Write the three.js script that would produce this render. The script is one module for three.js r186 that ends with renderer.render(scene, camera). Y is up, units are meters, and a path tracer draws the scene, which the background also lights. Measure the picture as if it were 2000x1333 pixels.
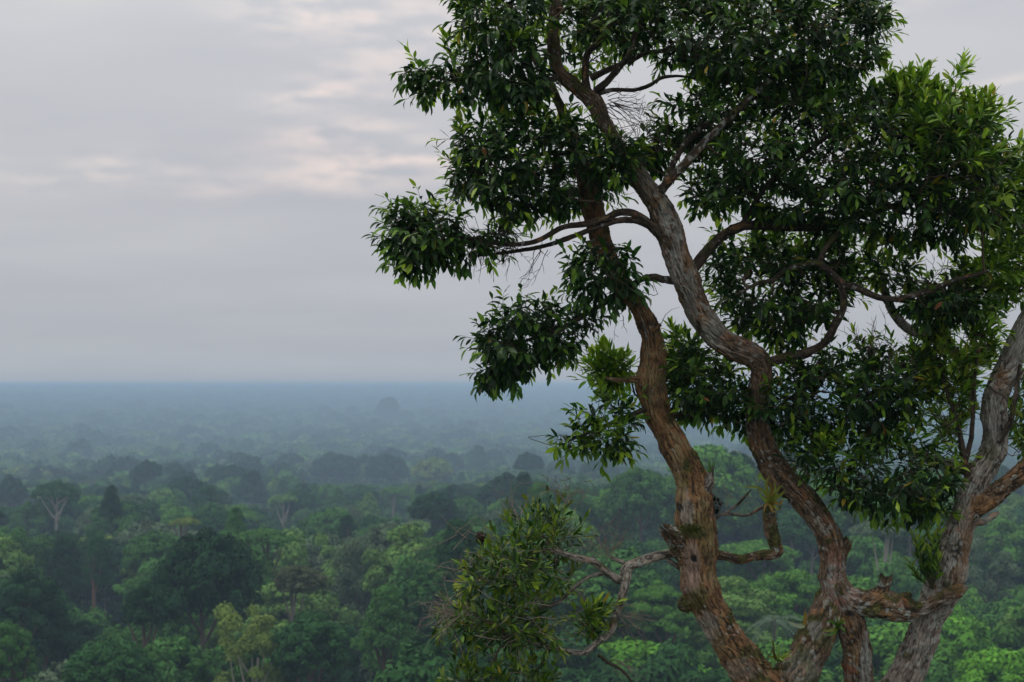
import * as THREE from 'three';
import { ImprovedNoise } from 'three/addons/math/ImprovedNoise.js';
import { mergeGeometries } from 'three/addons/utils/BufferGeometryUtils.js';

// ------------------------------------------------------------------ camera, sky, sun, exposure, air
const FOV = 25, FOCAL = 666.5 / Math.tan((FOV / 2) * Math.PI / 180), HORIZON = 752;
const PITCH = Math.atan((HORIZON - 666.5) / FOCAL);
const scene = new THREE.Scene();
const camera = new THREE.PerspectiveCamera(FOV, 1024 / 682, 0.1, 60000);
camera.rotation.x = PITCH;
camera.focus = 8.0; camera.userData.fStop = 5;
const renderer = new THREE.WebGLRenderer({ antialias: true });
renderer.setSize(1024, 682);
renderer.toneMapping = THREE.LinearToneMapping;
renderer.toneMappingExposure = 1;
renderer.shadowMap.enabled = true;

const noiseGen = new ImprovedNoise();
const N3 = (x, y, z) => noiseGen.noise(x, y, z);
const fbm = (x, y, z, o = 4) => { let s = 0, a = 0.5; for (let i = 0; i < o; i++) { s += a * N3(x, y, z); x = x * 2.03 + 7.1; y = y * 2.03 + 3.7; z = z * 2.03 + 5.3; a *= 0.5; } return s; };
const clamp = (x, a = 0, b = 1) => Math.min(b, Math.max(a, x));
const sstep = (a, b, x) => { const t = clamp((x - a) / (b - a)); return t * t * (3 - 2 * t); };
const lerp = (a, b, t) => a + (b - a) * t;
const mix3 = (a, b, t) => [lerp(a[0], b[0], t), lerp(a[1], b[1], t), lerp(a[2], b[2], t)];
function rng(seed) { let s = seed >>> 0; return () => { s = (s + 0x6d2b79f5) | 0; let t = Math.imul(s ^ (s >>> 15), 1 | s); t = (t + Math.imul(t ^ (t >>> 7), 61 | t)) ^ t; return ((t ^ (t >>> 14)) >>> 0) / 4294967296; }; }
const DEG = Math.PI / 180;

const sunDir = new THREE.Vector3(-0.62, 0.78, -0.1).normalize();
{ // overcast evening sky: grey-lavender layer, thin pale peach openings, streaked by the low viewing angle
  const W = 3072, H = 1536, data = new Float32Array(W * H * 4);
  // [azimuth deg right of view, elevation deg, half width deg, half height deg, strength]
  const banks = [[-7.0, 14.0, 3.2, 1.0, 0.9], [-5.6, 11.2, 2.4, 1.1, 0.45], [-8.0, 10.5, 1.5, 0.35, 0.7], [-6.6, 9.3, 2.2, 0.35, 0.8], [-5.0, 8.1, 3.6, 0.75, 1.0], [-15.6, 7.6, 4.0, 0.55, 0.55], [-10.5, 7.2, 2.5, 0.35, 0.3],
    [18.3, 10.5, 2.2, 0.35, 0.8], [-3.5, 13.0, 2.5, 0.8, 0.5], [14, 13.8, 3, 0.6, 0.4], [28, 9, 5, 0.8, 0.7], [-32, 10, 6, 0.9, 0.6], [48, 13, 7, 1.2, 0.6], [-55, 8, 6, 0.8, 0.5]];
  for (let j = 0; j < H; j++) {
    const el = ((j + 0.5) / H - 0.5) * Math.PI, sy = Math.sin(el), ce = Math.cos(el), eld = el / DEG;
    for (let i = 0; i < W; i++) {
      const k = (j * W + i) * 4;
      let r, g, b;
      if (j < H / 2 - 2) { r = 0.4; g = 0.43; b = 0.485; }
      else {
        const ph = ((i + 0.5) / W) * 2 * Math.PI - Math.PI;   // direction (cos ph, ., sin ph)
        const dx = Math.cos(ph) * ce, dz = Math.sin(ph) * ce;
        const az = Math.atan2(dx, -dz) / DEG;                 // 0 = view direction, + right
        const q = 1 / (Math.max(sy, 0) + 0.09), cx = dx * q, cz = dz * q;
        const big = fbm(cx * 0.33 + 3, cz * 0.4, 1.5, 4), med = fbm(cx * 0.9 + 11, cz * 1.2, 4.2, 4), fine = fbm(cx * 2.6, cz * 3.4 + 9, 7.7, 4);
        const up = Math.max(sy, 0);
        const lum = 1 + 1.2 * up;
        const hz = Math.exp(-eld / 3.2);
        r = lerp(0.472, 0.418, hz); g = lerp(0.480, 0.448, hz); b = lerp(0.508, 0.497, hz);
        const shade = 1 + (big * 0.24 + med * 0.12) * (0.45 + 0.55 * sstep(1, 9, eld)) + fine * 0.035;
        r *= shade; g *= shade; b *= lerp(shade, 1, 0.35);
        let w = 0;
        for (const [a0, e0, wa, we, st] of banks) {
          let da = az - a0; if (da > 180) da -= 360; if (da < -180) da += 360;
          if (Math.abs(da) > wa * 2.6) continue;
          const u = da / wa, v = (eld - e0 - 0.25 * Math.sin(da * 0.8)) / we, f = Math.exp(-(u * u + v * v));
          if (f > 0.003) w += st * f;
        }
        if (w > 0.003) w *= clamp(0.55 + 3.0 * fbm(az * 0.34, eld * 1.9, 2.2, 6) + 0.8 * fbm(az * 1.4, eld * 5, 6.2, 4), 0, 1.25);
        w = Math.min(w, 1.1) + 0.18 * sstep(0.1, 0.42, med + 0.5 * big) * sstep(4, 9, eld);
        r += w * 0.27; g += w * 0.17; b += w * 0.10;
        r *= lum; g *= lum; b *= lum;
      }
      data[k] = r; data[k + 1] = g; data[k + 2] = b; data[k + 3] = 1;
    }
  }
  const sky = new THREE.DataTexture(data, W, H, THREE.RGBAFormat, THREE.FloatType);
  sky.mapping = THREE.EquirectangularReflectionMapping; sky.magFilter = THREE.LinearFilter; sky.minFilter = THREE.LinearFilter;
  sky.wrapS = THREE.RepeatWrapping; sky.needsUpdate = true;
  scene.background = sky; scene.environment = sky;
}
const sun = new THREE.DirectionalLight(new THREE.Color().setRGB(1, 0.93, 0.84), 1.4);
sun.name = 'veiled_sun';
sun.position.copy(sunDir).multiplyScalar(60); sun.target.position.set(0, -4, -10);
sun.castShadow = true; sun.shadow.radius = 26;
Object.assign(sun.shadow.camera, { left: -30, right: 30, top: 30, bottom: -30, near: 1, far: 160 });
scene.add(sun, sun.target);
scene.fog = new THREE.FogExp2(new THREE.Color().setRGB(0.54, 0.75, 0.95), 0.00056);

// ------------------------------------------------------------------ helpers
// a point of the place given by where it is seen in the photograph (2000 x 1333) and its distance along the view
const cp = Math.cos(PITCH), sp = Math.sin(PITCH);
function P(px, py, d) {
  const x = (px - 1000) / FOCAL * d, y = -(py - 666.5) / FOCAL * d, z = -d;
  return new THREE.Vector3(x, y * cp - z * sp, y * sp + z * cp);
}
function project(v) { // -> [px, py, depth]
  const y = v.y * cp + v.z * sp, z = -v.y * sp + v.z * cp;
  return [1000 + v.x / -z * FOCAL, 666.5 - y / -z * FOCAL, -z];
}
const names = new Map();
function numbered(n) { const c = names.get(n) ?? 0; names.set(n, c + 1); return c ? n + '_' + String(c).padStart(3, '0') : n; }
function thing(name, label, category, pos, group) {
  const o = new THREE.Group(); o.name = numbered(name); o.position.copy(pos); scene.add(o);
  o.userData = { label, category }; if (group) o.userData.group = group;
  return o;
}
function part(name, geo, mat, parent, label) {
  const m = new THREE.Mesh(geo, mat); m.name = name; m.castShadow = m.receiveShadow = true; parent.add(m);
  if (label) m.userData.label = label;
  return m;
}
function std(r, g, b, rough = 0.85, extra = {}) { return new THREE.MeshStandardMaterial({ color: new THREE.Color().setRGB(r, g, b), roughness: rough, ...extra }); }
function leafy(r, g, b, trans = 0.35, rough = 0.7, extra = {}) { return new THREE.MeshPhysicalMaterial({ color: new THREE.Color().setRGB(r, g, b), roughness: rough, transmission: trans, thickness: 0, side: THREE.DoubleSide, specularIntensity: 0.3, ...extra }); }
const V = (x, y, z) => new THREE.Vector3(x, y, z);

// triangle soup with optional colours
class Soup {
  constructor() { this.p = []; this.c = []; this.i = []; }
  quad(a, b, c, d, col) { const n = this.p.length / 3; for (const v of [a, b, c, d]) { this.p.push(v.x, v.y, v.z); if (col) this.c.push(...col); } this.i.push(n, n + 1, n + 2, n, n + 2, n + 3); }
  tube(pts, rad, sides = 6, col) { // pts Vector3[], rad number[]
    const n0 = this.p.length / 3, m = pts.length; let up = V(0.3, 0.9, 0.2);
    const t = V(), u = V(), w = V();
    for (let k = 0; k < m; k++) {
      t.subVectors(pts[Math.min(m - 1, k + 1)], pts[Math.max(0, k - 1)]).normalize();
      u.crossVectors(t, up); if (u.lengthSq() < 1e-6) u.set(1, 0, 0); u.normalize(); w.crossVectors(u, t).normalize(); up.copy(w);
      for (let s = 0; s < sides; s++) {
        const a = s / sides * 2 * Math.PI, ca = Math.cos(a) * rad[k], sa = Math.sin(a) * rad[k];
        this.p.push(pts[k].x + u.x * ca + w.x * sa, pts[k].y + u.y * ca + w.y * sa, pts[k].z + u.z * ca + w.z * sa);
        if (col) this.c.push(...(typeof col === 'function' ? col(k, s) : col));
      }
    }
    for (let k = 0; k < m - 1; k++) for (let s = 0; s < sides; s++) {
      const a = n0 + k * sides + s, b = n0 + k * sides + (s + 1) % sides;
      this.i.push(a, b, b + sides, a, b + sides, a + sides);
    }
  }
  geo(offset) {
    const g = new THREE.BufferGeometry();
    const p = new Float32Array(this.p);
    if (offset) for (let k = 0; k < p.length; k += 3) { p[k] -= offset.x; p[k + 1] -= offset.y; p[k + 2] -= offset.z; }
    g.setAttribute('position', new THREE.BufferAttribute(p, 3));
    if (this.c.length) g.setAttribute('color', new THREE.BufferAttribute(new Float32Array(this.c), 3));
    g.setIndex(new THREE.BufferAttribute(new Uint32Array(this.i), 1));
    g.computeVertexNormals();
    return g;
  }
}

// ------------------------------------------------------------------ ground
// the lookout stands on a rise: canopy close below, falling away to the plain
const PROFILE = [[0, -42], [95, -42], [130, -41], [210, -45], [350, -52], [520, -59], [720, -66], [950, -71.5], [1200, -75.5], [1620, -76.5], [2150, -72.5], [2940, -61], [4200, -43.5], [5500, -32], [20000, -60]];
function gy(x, z) {
  const d = Math.hypot(x, z);
  let k = 0; while (k < PROFILE.length - 2 && d > PROFILE[k + 1][0]) k++;
  let h = lerp(PROFILE[k][1], PROFILE[k + 1][1], (d - PROFILE[k][0]) / (PROFILE[k + 1][0] - PROFILE[k][0]));
  h += 10 * Math.exp(-(((x - 34) / 26) ** 2 + ((z + 230) / 45) ** 2)) + 3 * Math.exp(-(((x - 50) / 30) ** 2 + ((z + 130) / 40) ** 2));
  h += 26 * Math.exp(-((x - 3) ** 2 + (z + 6) ** 2) / (2 * 22 * 22));
  if (d > 150) { const f = sstep(150, 600, d); h += f * (fbm(x / 300 + 5, 0.5, z / 300 + 2, 3) * 6 + fbm(x / 1300, 3.5, z / 1300, 2) * 7) * (0.4 + 0.5 * sstep(1200, 2000, d)) * (1 - sstep(2200, 4200, d)); }
  return h;
}
const DEPTH = [[700, 8000], [755, 5500], [766, 4200], [790, 2940], [820, 2150], [850, 1600], [880, 1200], [900, 950], [925, 720], [950, 520], [1000, 350], [1050, 210], [1150, 130], [1333, 95], [1500, 80]];
function depthAt(py) { let k = 0; while (k < DEPTH.length - 2 && py > DEPTH[k + 1][0]) k++; const t = (py - DEPTH[k][0]) / (DEPTH[k + 1][0] - DEPTH[k][0]); return Math.exp(lerp(Math.log(DEPTH[k][1]), Math.log(DEPTH[k + 1][1]), t)); }
{
  const rings = 120, segs = 144, p = [], idx = [], uv = [];
  for (let r = 0; r <= rings; r++) {
    const d = r === 0 ? 0 : 4 * Math.pow(12000 / 4, (r - 1) / (rings - 1));
    for (let s = 0; s <= segs; s++) { const a = s / segs * 2 * Math.PI, x = Math.cos(a) * d, z = Math.sin(a) * d; p.push(x, gy(x, z), z); uv.push(x / 4, z / 4); }
  }
  for (let r = 0; r < rings; r++) for (let s = 0; s < segs; s++) { const a = r * (segs + 1) + s, b = a + segs + 1; idx.push(a, a + 1, b + 1, a, b + 1, b); }
  const g = new THREE.BufferGeometry();
  g.setAttribute('position', new THREE.Float32BufferAttribute(p, 3)); g.setAttribute('uv', new THREE.Float32BufferAttribute(uv, 2)); g.setIndex(idx); g.computeVertexNormals();
  const S = 256, t = new Uint8Array(S * S * 4);
  for (let y = 0; y < S; y++) for (let x = 0; x < S; x++) {
    const a = x / S * 2 * Math.PI, b = y / S * 2 * Math.PI, n = fbm(Math.cos(a) * 1.3 + 4, Math.sin(a) * 1.3 + Math.cos(b) * 1.3, Math.sin(b) * 1.3, 5);
    const v = clamp(0.5 + n * 1.2); t.set([lerp(26, 52, v), lerp(38, 62, v), lerp(20, 36, v), 255], (y * S + x) * 4);
  }
  const tex = new THREE.DataTexture(t, S, S); tex.colorSpace = THREE.SRGBColorSpace; tex.wrapS = tex.wrapT = THREE.RepeatWrapping; tex.magFilter = THREE.LinearFilter; tex.needsUpdate = true;
  const m = part('ground', g, new THREE.MeshStandardMaterial({ map: tex, roughness: 1 }), scene);
  m.userData = { kind: 'structure', label: 'dark forest floor rolling away under the trees' };
}

// ------------------------------------------------------------------ forest tree prototypes (unit: crown radius 1, crown centre at origin)
// leaf sprays: many small bent faces spread over and inside the lobes of a crown
function crownGeo(kind, seed, faces, size) {
  const R = rng(seed), s = new Soup(), lobes = [];
  const add = (x, y, z, r, f = 0.8) => lobes.push({ c: V(x, y, z), r, f, tone: 0.72 + 0.56 * R() });
  if (kind === 'dome') {
    const n = 95; for (let k = 0; k < n; k++) { const h = 1 - k / (n - 1) * 1.25, a = k * 2.39996 + R() * 0.5, q = Math.sqrt(Math.max(0, 1 - h * h)); const e = 0.66 + R() * 0.24; add(Math.cos(a) * q * e, h * (0.62 + 0.16 * R()), Math.sin(a) * q * e, 0.11 + R() * R() * 0.17); }
    add(0, -0.05, 0, 0.5);
  } else if (kind === 'round') {
    const n = 80; for (let k = 0; k < n; k++) { const h = 1 - k / (n - 1) * 1.7, a = k * 2.39996 + R() * 0.6, q = Math.sqrt(Math.max(0, 1 - h * h)); const e = 0.55 + R() * 0.28; add(Math.cos(a) * q * e, h * 0.75 * (0.8 + 0.3 * R()), Math.sin(a) * q * e, 0.1 + R() * R() * 0.22); }
    add(0, -0.1, 0, 0.45);
  } else if (kind === 'umbrella') {
    const n = 52; for (let k = 0; k < n; k++) { const q = Math.sqrt((k + 0.5) / n) * 0.86, a = k * 2.39996 + R() * 0.4; add(Math.cos(a) * q, 0.2 - q * q * 0.3 + R() * 0.1, Math.sin(a) * q, 0.1 + R() * 0.12, 0.6); }
  } else if (kind === 'layered') {
    for (let l = 0; l < 4; l++) { const rr = [0.85, 0.8, 0.6, 0.3][l], y = -0.4 + l * 0.27; const n = [22, 20, 13, 6][l]; for (let k = 0; k < n; k++) { const a = k / n * 6.283 + l + R() * 0.5, q = rr * (0.55 + R() * 0.4); add(Math.cos(a) * q, y + (R() - 0.4) * 0.42, Math.sin(a) * q, 0.11 + R() * 0.15, 0.7); } }
  } else if (kind === 'cone') {
    const n = 26; for (let k = 0; k < n; k++) { const h = k / n, a = k * 2.39996, q = (1 - h) * 0.62 + 0.08; add(Math.cos(a) * q, -0.9 + h * 2.1, Math.sin(a) * q, 0.2 + 0.16 * (1 - h) + R() * 0.08, 0.8); }
  } else if (kind === 'column') { // climber-clad column
    const n = 24; for (let k = 0; k < n; k++) { const h = k / n, a = k * 2.39996, q = 0.38 * (0.5 + 0.7 * Math.sin(2.6 * h + 0.5)) + 0.1 * R(); add(Math.cos(a) * q, -1.7 + h * 3.1, Math.sin(a) * q, 0.24 + R() * 0.22, 1.1); }
  } else if (kind === 'feather') { // open crown of upright sprays
    const n = 30; for (let k = 0; k < n; k++) { const h = R() * 2 - 0.9, a = k * 2.39996, q = (0.25 + 0.55 * Math.sqrt(Math.max(0, 1 - (h * 0.8) ** 2))) * (0.5 + 0.5 * R()); add(Math.cos(a) * q, h * 0.95, Math.sin(a) * q, 0.13 + R() * 0.14, 0.9); }
  }
  const wsum = lobes.reduce((a, l) => a + l.r * l.r, 0), u = V(), w = V(), nrm = V(), tmp = V(), up = V(0, 1, 0);
  for (const l of lobes) {
    const n = Math.round(faces * l.r * l.r / wsum);
    for (let k = 0; k < n; k++) {
      let ny = R() * 1.55 - 0.55; const a = R() * 6.2832, q = Math.sqrt(Math.max(0, 1 - ny * ny));
      nrm.set(Math.cos(a) * q, ny, Math.sin(a) * q);
      const bump = 1 + 0.34 * N3(nrm.x * 2.2 + l.c.x * 9, nrm.y * 2.2 + l.c.y * 9 + seed, nrm.z * 2.2 + l.c.z * 9);
      const rr = l.r * bump * (R() < 0.72 ? 0.9 + 0.2 * R() : 0.45 + 0.5 * R());
      const c = V(l.c.x + nrm.x * rr, l.c.y + nrm.y * rr * l.f, l.c.z + nrm.z * rr);
      tmp.set(R() - 0.5, R() - 0.5, R() - 0.5).multiplyScalar(0.95); nrm.addScaledVector(up, 0.35).add(tmp).normalize();
      u.set(R() - 0.5, (R() - 0.5) * 0.6, R() - 0.5).cross(nrm).normalize(); w.crossVectors(nrm, u);
      const len = size * (0.6 + 0.9 * R()), wid = len * (0.4 + 0.3 * R());
      const t = l.tone * (0.84 + 0.32 * R()), col = [t, t, t];
      if (R() < 0.5) { col[0] *= 1.12; }
      const A = c.clone().addScaledVector(u, -len), B = c.clone().addScaledVector(w, wid).addScaledVector(u, len * 0.1), C = c.clone().addScaledVector(u, len).addScaledVector(nrm, -len * 0.35), D = c.clone().addScaledVector(w, -wid).addScaledVector(u, len * 0.1);
      s.quad(A, B, C, D, col);
    }
  }
  return s.geo();
}
const KINDS = ['dome', 'round', 'umbrella', 'layered', 'cone', 'column', 'feather'];
const near = {}, far = {};
for (const [k, kind] of KINDS.entries()) {
  near[kind] = [1, 2, 3].map((v) => crownGeo(kind, k * 31 + v * 7, kind === 'feather' || kind === 'umbrella' ? 7500 : 15000, kind === 'feather' ? 0.038 : 0.037));
  far[kind] = [1, 2].map((v) => crownGeo(kind, k * 31 + v * 7, 800, 0.125));
}
const HALF = { dome: [0.95, 0.75], round: [0.95, 1.0], umbrella: [0.35, 0.3], layered: [0.8, 0.6], cone: [1.45, 1.0], column: [1.6, 1.8], feather: [1.05, 0.95] };  // above, below centre

// trunk with a few rising limbs into the crown; height is the distance from the base to the crown centre, all in metres
function trunkGeo(seed, H, R0, rad, limbs, reach, fork = 0.8) {
  const R = rng(seed), s = new Soup();
  const lean = [(R() - 0.5) * 0.08 * H, (R() - 0.5) * 0.08 * H], at = (t) => V(lean[0] * t * t + Math.sin(t * 5 + seed) * 0.12, H * t, lean[1] * t * t);
  const pts = [], rr = []; for (let k = 0; k <= 12; k++) { const t = k / 12; pts.push(at(t)); rr.push(rad * (1.5 * Math.exp(-t * 9) + 1 - 0.55 * t)); }
  s.tube(pts, rr, 9);
  for (let k = 0; k < limbs; k++) {
    const t0 = fork + (0.97 - fork) * k / limbs, a = k * 2.4 + R(), b = at(t0), e = V(b.x + Math.cos(a) * R0 * reach * (0.7 + 0.4 * R()), H + R0 * (0.0 + 0.2 * R()), b.z + Math.sin(a) * R0 * reach * (0.7 + 0.4 * R()));
    const q = [], qr = []; for (let j = 0; j <= 6; j++) { const u = j / 6; q.push(V(lerp(b.x, e.x, Math.pow(u, 0.8)), lerp(b.y, e.y, u), lerp(b.z, e.z, Math.pow(u, 0.8)))); qr.push(rad * 0.5 * (1 - 0.75 * u)); }
    s.tube(q, qr, 6);
  }
  return s.geo();
}

// tones as real leaf colours
const TONES = {
  'dark green': [0.018, 0.06, 0.021], 'deep green': [0.032, 0.102, 0.028], 'mid green': [0.058, 0.16, 0.036], 'fresh green': [0.085, 0.22, 0.036], 'light green': [0.12, 0.24, 0.055],
  'yellow-green': [0.15, 0.23, 0.05], 'grey-green': [0.095, 0.155, 0.085], 'brownish green': [0.085, 0.11, 0.055], 'bright green': [0.115, 0.31, 0.032],
};
const toneMat = {}; for (const k in TONES) { toneMat[k] = leafy(...TONES[k], 0.15, 0.85, { vertexColors: true, specularIntensity: 0.1 }); toneMat[k].name = 'leaves ' + k; }
const paleTrunk = std(0.33, 0.29, 0.25), brownTrunk = std(0.12, 0.085, 0.062), redTrunk = std(0.19, 0.1, 0.07), greyTrunk = std(0.2, 0.175, 0.15);
const SHAPE = { dome: 'domed', round: 'rounded', umbrella: 'flat-topped', layered: 'layered', cone: 'pointed', column: 'columnar', feather: 'feathery' };

const placed = []; // individuals: {o, px, py, d, w, top, bot, tone, kind, landmark}
let seedNo = 100;
function forestTree(kind, tone, top, R, stretch, opts = {}) {
  // top: world point of the crown's top; R: crown radius
  const [ha, hb] = HALF[kind], cy = top.y - ha * R * stretch, base = V(top.x, gy(top.x, top.z), top.z);
  const seed = seedNo++, r = rng(seed);
  const o = thing(opts.name ?? 'forest_tree', '', 'tree', base);
  const crown = part('crown', near[kind][seed % 3], toneMat[tone], o);
  crown.position.y = cy - base.y; crown.scale.set(R, R * stretch, R); crown.rotation.y = r() * 6.28;
  const H = cy - base.y, tr = part('trunk', trunkGeo(seed, H, R, opts.trunk ?? (0.011 * (H + 6)), opts.limbs ?? 4, opts.reach ?? 0.55, opts.fork), opts.mat ?? brownTrunk, o);
  const c = project(V(top.x, cy, top.z)), pr = R / c[2] * FOCAL;
  const rec = { o, px: c[0], py: c[1], d: c[2], w: pr, top: project(top)[1], bot: c[1] + hb * stretch * pr, tone, kind, landmark: opts.label ? opts.short : null, show: opts.show ?? 0 };
  placed.push(rec);
  if (opts.label) o.userData.label = opts.label;
  return rec;
}
// landmark trees: [kind, tone, px, pyTop, depth, widthPx, stretch, label, short name, opts]
const LAND = [
  ['dome', 'dark green', 405, 1022, -132, 222, 1.25, 'huge dark green domed tree, widest crown on the left side', 'huge dark domed tree', {}],
  ['dome', 'dark green', 300, 1130, 178, 130, 1.1, 'dark green lobed tree against the lower left of the huge domed tree', 'dark lobed tree', {}],
  ['umbrella', 'deep green', 108, 942, -310, 100, 1.5, 'flat-topped tree on a tall pale bare trunk at the far left', 'flat-topped pale-trunked tree', { mat: paleTrunk, limbs: 6, reach: 0.7, trunk: 0.5, fork: 0.8, show: 55 }],
  ['column', 'deep green', 190, 1036, -190, 64, 1.0, 'tall narrow climber-clad tree with a reddish trunk showing below', 'climber-clad column tree', { mat: redTrunk, trunk: 0.4, show: 75 }],
  ['feather', 'yellow-green', 482, 1190, 138, 165, 1.05, 'pale yellow-green feathery tree with a thin whitish trunk at bottom left', 'pale feathery tree', { mat: paleTrunk, limbs: 7, reach: 0.6, trunk: 0.2, fork: 0.6, show: 40 }],
  ['round', 'dark green', 757, 775, -2300, 58, 0.95, 'lone dark emergent tree standing up in the haze near the skyline', 'lone emergent tree', {}],
  ['dome', 'deep green', 792, 800, -2250, 40, 0.7, 'lower hazy crown touching the right side of the lone emergent tree', 'hazy companion crown', {}],
  ['dome', 'dark green', 655, 880, 440, 105, 0.8, 'wide dark crown, left one of the pair in the middle distance', 'wide dark crown', {}],
  ['dome', 'dark green', 755, 884, 430, 90, 0.9, 'dark knobbly crown, right one of the pair in the middle distance', 'dark knobbly crown', {}],
  ['round', 'fresh green', 1385, 862, -230, 235, 0.95, 'big rounded hillside tree rising between the two nearest leaning trunks', 'big hillside tree', {}],
  ['dome', 'mid green', 1255, 905, -220, 150, 1.0, 'mid green hillside tree just left of the leaning left trunk', 'left hillside tree', {}],
  ['umbrella', 'grey-green', 1712, 1018, -170, 110, 1.3, 'open-crowned hillside tree with a pale forked bare trunk', 'fork-trunked tree', { mat: paleTrunk, limbs: 3, reach: 0.5, trunk: 0.36, fork: 0.62, show: 60 }],
  ['column', 'dark green', 677, 1006, 300, 40, 0.75, 'small dark climber-covered snag in the middle of the lighter trees', 'dark climber snag', {}],
  ['umbrella', 'light green', 552, 966, -390, 62, 1.4, 'small flat-topped tree with a slender forked whitish trunk', 'fork-stemmed umbrella tree', { mat: paleTrunk, limbs: 5, reach: 0.6, trunk: 0.45, fork: 0.7, show: 45 }],
  ['cone', 'dark green', 492, 914, -520, 84, 0.75, 'dark pointed tree left of centre in the middle distance', 'dark pointed tree', {}],
  ['umbrella', 'yellow-green', 362, 1012, 215, 62, 1.1, 'small yellowish crown peeping out behind the huge domed tree', 'yellowish crown', {}],
  ['round', 'dark green', 22, 928, 330, 70, 1.0, 'dark round tree cut off by the left edge of the photograph', 'dark round tree', {}],
  ['layered', 'mid green', 55, 975, 270, 100, 1.0, 'fresh layered tree standing before the flat-topped pale-trunked tree', 'fresh layered tree', {}],
  ['layered', 'dark green', 55, 1105, 165, 175, 0.9, 'broad dark layered tree near the lower left edge', 'broad dark layered tree', {}],
  ['round', 'mid green', 18, 1215, 128, 120, 1.2, 'rust-tipped green tree in the bottom left corner', 'corner tree', {}],
  ['dome', 'deep green', 215, 1245, 140, 190, 0.8, 'low broad dark green crown at the bottom left', 'low broad crown', {}],
  ['layered', 'light green', 1435, 1118, 128, 240, 0.75, 'feathery light green layered tree between the leaning trunks', 'light layered tree', {}],
  ['layered', 'fresh green', 1545, 1105, 138, 190, 0.85, 'light green spreading tree behind the middle trunk fork', 'light spreading tree', {}],
  ['layered', 'fresh green', 1290, 1130, 120, 150, 0.95, 'light green tree beside the left trunk, behind the leafy bough', 'light tree by the left trunk', {}],
  ['round', 'bright green', 1955, 1262, 92, 220, 0.85, 'brightest green tree, in the bottom right corner', 'brightest green tree', {}],
  ['round', 'fresh green', 1965, 1010, 125, 170, 0.9, 'fresh green tree at the right edge behind the right trunk', 'fresh tree at the right edge', {}],
  ['feather', 'grey-green', 1930, 1055, 118, 120, 1.1, 'greyish open tree right of the right-hand trunk', 'greyish open tree', {}],
  ['cone', 'mid green', 660, 950, 330, 40, 0.9, 'small pointed tree below the wide dark crown', 'small pointed tree', {}],
  ['umbrella', 'fresh green', 768, 950, -430, 48, 1.5, 'small mushroom-shaped tree on a thin pale stem, mid distance', 'mushroom-shaped tree', { mat: greyTrunk, trunk: 0.4, show: 45 }],
  ['dome', 'yellow-green', 845, 892, 400, 85, 0.8, 'pale yellow-green crown right of the dark knobbly crown', 'pale yellow-green crown', {}],
  ['cone', 'deep green', 935, 866, 420, 60, 0.8, 'dark pointed crown left of the hanging left bough', 'dark pointed crown', {}],
  ['dome', 'brownish green', 585, 1098, 190, 110, 0.85, 'brownish bare-looking tree right of the huge domed tree', 'brownish tree', { mat: greyTrunk }],
  ['round', 'deep green', 612, 1195, 150, 170, 0.9, 'broad deep green tree right of the pale feathery tree', 'broad deep green tree', {}],
];
for (const [kind, tone, px, py, dOld, w, st, label, short, opts] of LAND) { const d = dOld < 0 ? -dOld : depthAt(py + 34) * 0.97; forestTree(kind, tone, P(px, py, d), w / 2 * d / FOCAL, st, { ...opts, label, short }); }

// bare pale trunks standing in front of the forest, left of the leafy bough
for (const [px, py, d, r, label] of [[845, 1225, 122, 0.19, 'straight whitish bare trunk left of the lower leafy bough'], [888, 1240, 126, 0.22, 'grey bare trunk half hidden by the lower leafy bough']]) {
  const top = P(px, py - 60, d), base = V(top.x, gy(top.x, top.z), top.z), o = thing('bare_trunk_tree', label, 'tree', base);
  part('trunk', trunkGeo(seedNo++, top.y - base.y, 2.2, r, 4, 0.5, 0.86), paleTrunk, o);
  const c = part('crown', near.feather[1], toneMat['mid green'], o); c.position.y = top.y - base.y + 0.8; c.scale.set(2.0, 1.2, 2.0);
}

// palm among the light trees behind the trunk fork
{
  const top = P(1512, 1212, 112), base = V(top.x, gy(top.x, top.z), top.z), o = thing('palm_tree', 'greyish palm with feathery fronds behind the trunk fork', 'palm', base);
  const H = top.y - base.y, s = new Soup(); s.tube([V(0.4, 0, 0), V(0.2, H * 0.5, 0), V(0, H, 0)], [0.2, 0.15, 0.13], 8); part('trunk', s.geo(), brownTrunk, o);
  const R = rng(55), fm = leafy(0.075, 0.125, 0.07, 0.25, 0.6);
  for (let k = 0; k < 14; k++) {
    const f = new Soup(), a = k * 2.4, up = 0.9 - k * 0.11, L = 2.0 + 0.4 * R(), sp2 = [];
    for (let j = 0; j <= 14; j++) { const t = j / 14; sp2.push(V(Math.cos(a) * L * t, L * (up * t - 1.0 * t * t), Math.sin(a) * L * t)); }
    f.tube(sp2, sp2.map((_, j) => 0.03 * (1 - j / 16)), 4);
    for (let j = 2; j <= 14; j++) for (const sd of [-1, 1]) {
      const b = sp2[j], side = V(-Math.sin(a) * sd, -0.35, Math.cos(a) * sd).multiplyScalar(0.75 * Math.sin(Math.PI * (j + 1.5) / 17)), along = V(Math.cos(a), 0, Math.sin(a)).multiplyScalar(0.18);
      f.quad(b, b.clone().add(side.clone().multiplyScalar(0.5)).addScaledVector(along, 1.3), b.clone().add(side).addScaledVector(along, 1.2), b.clone().addScaledVector(along, 0.0));
    }
    const m = part('frond', f.geo(), fm, o); m.position.y = H;
  }
}

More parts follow.
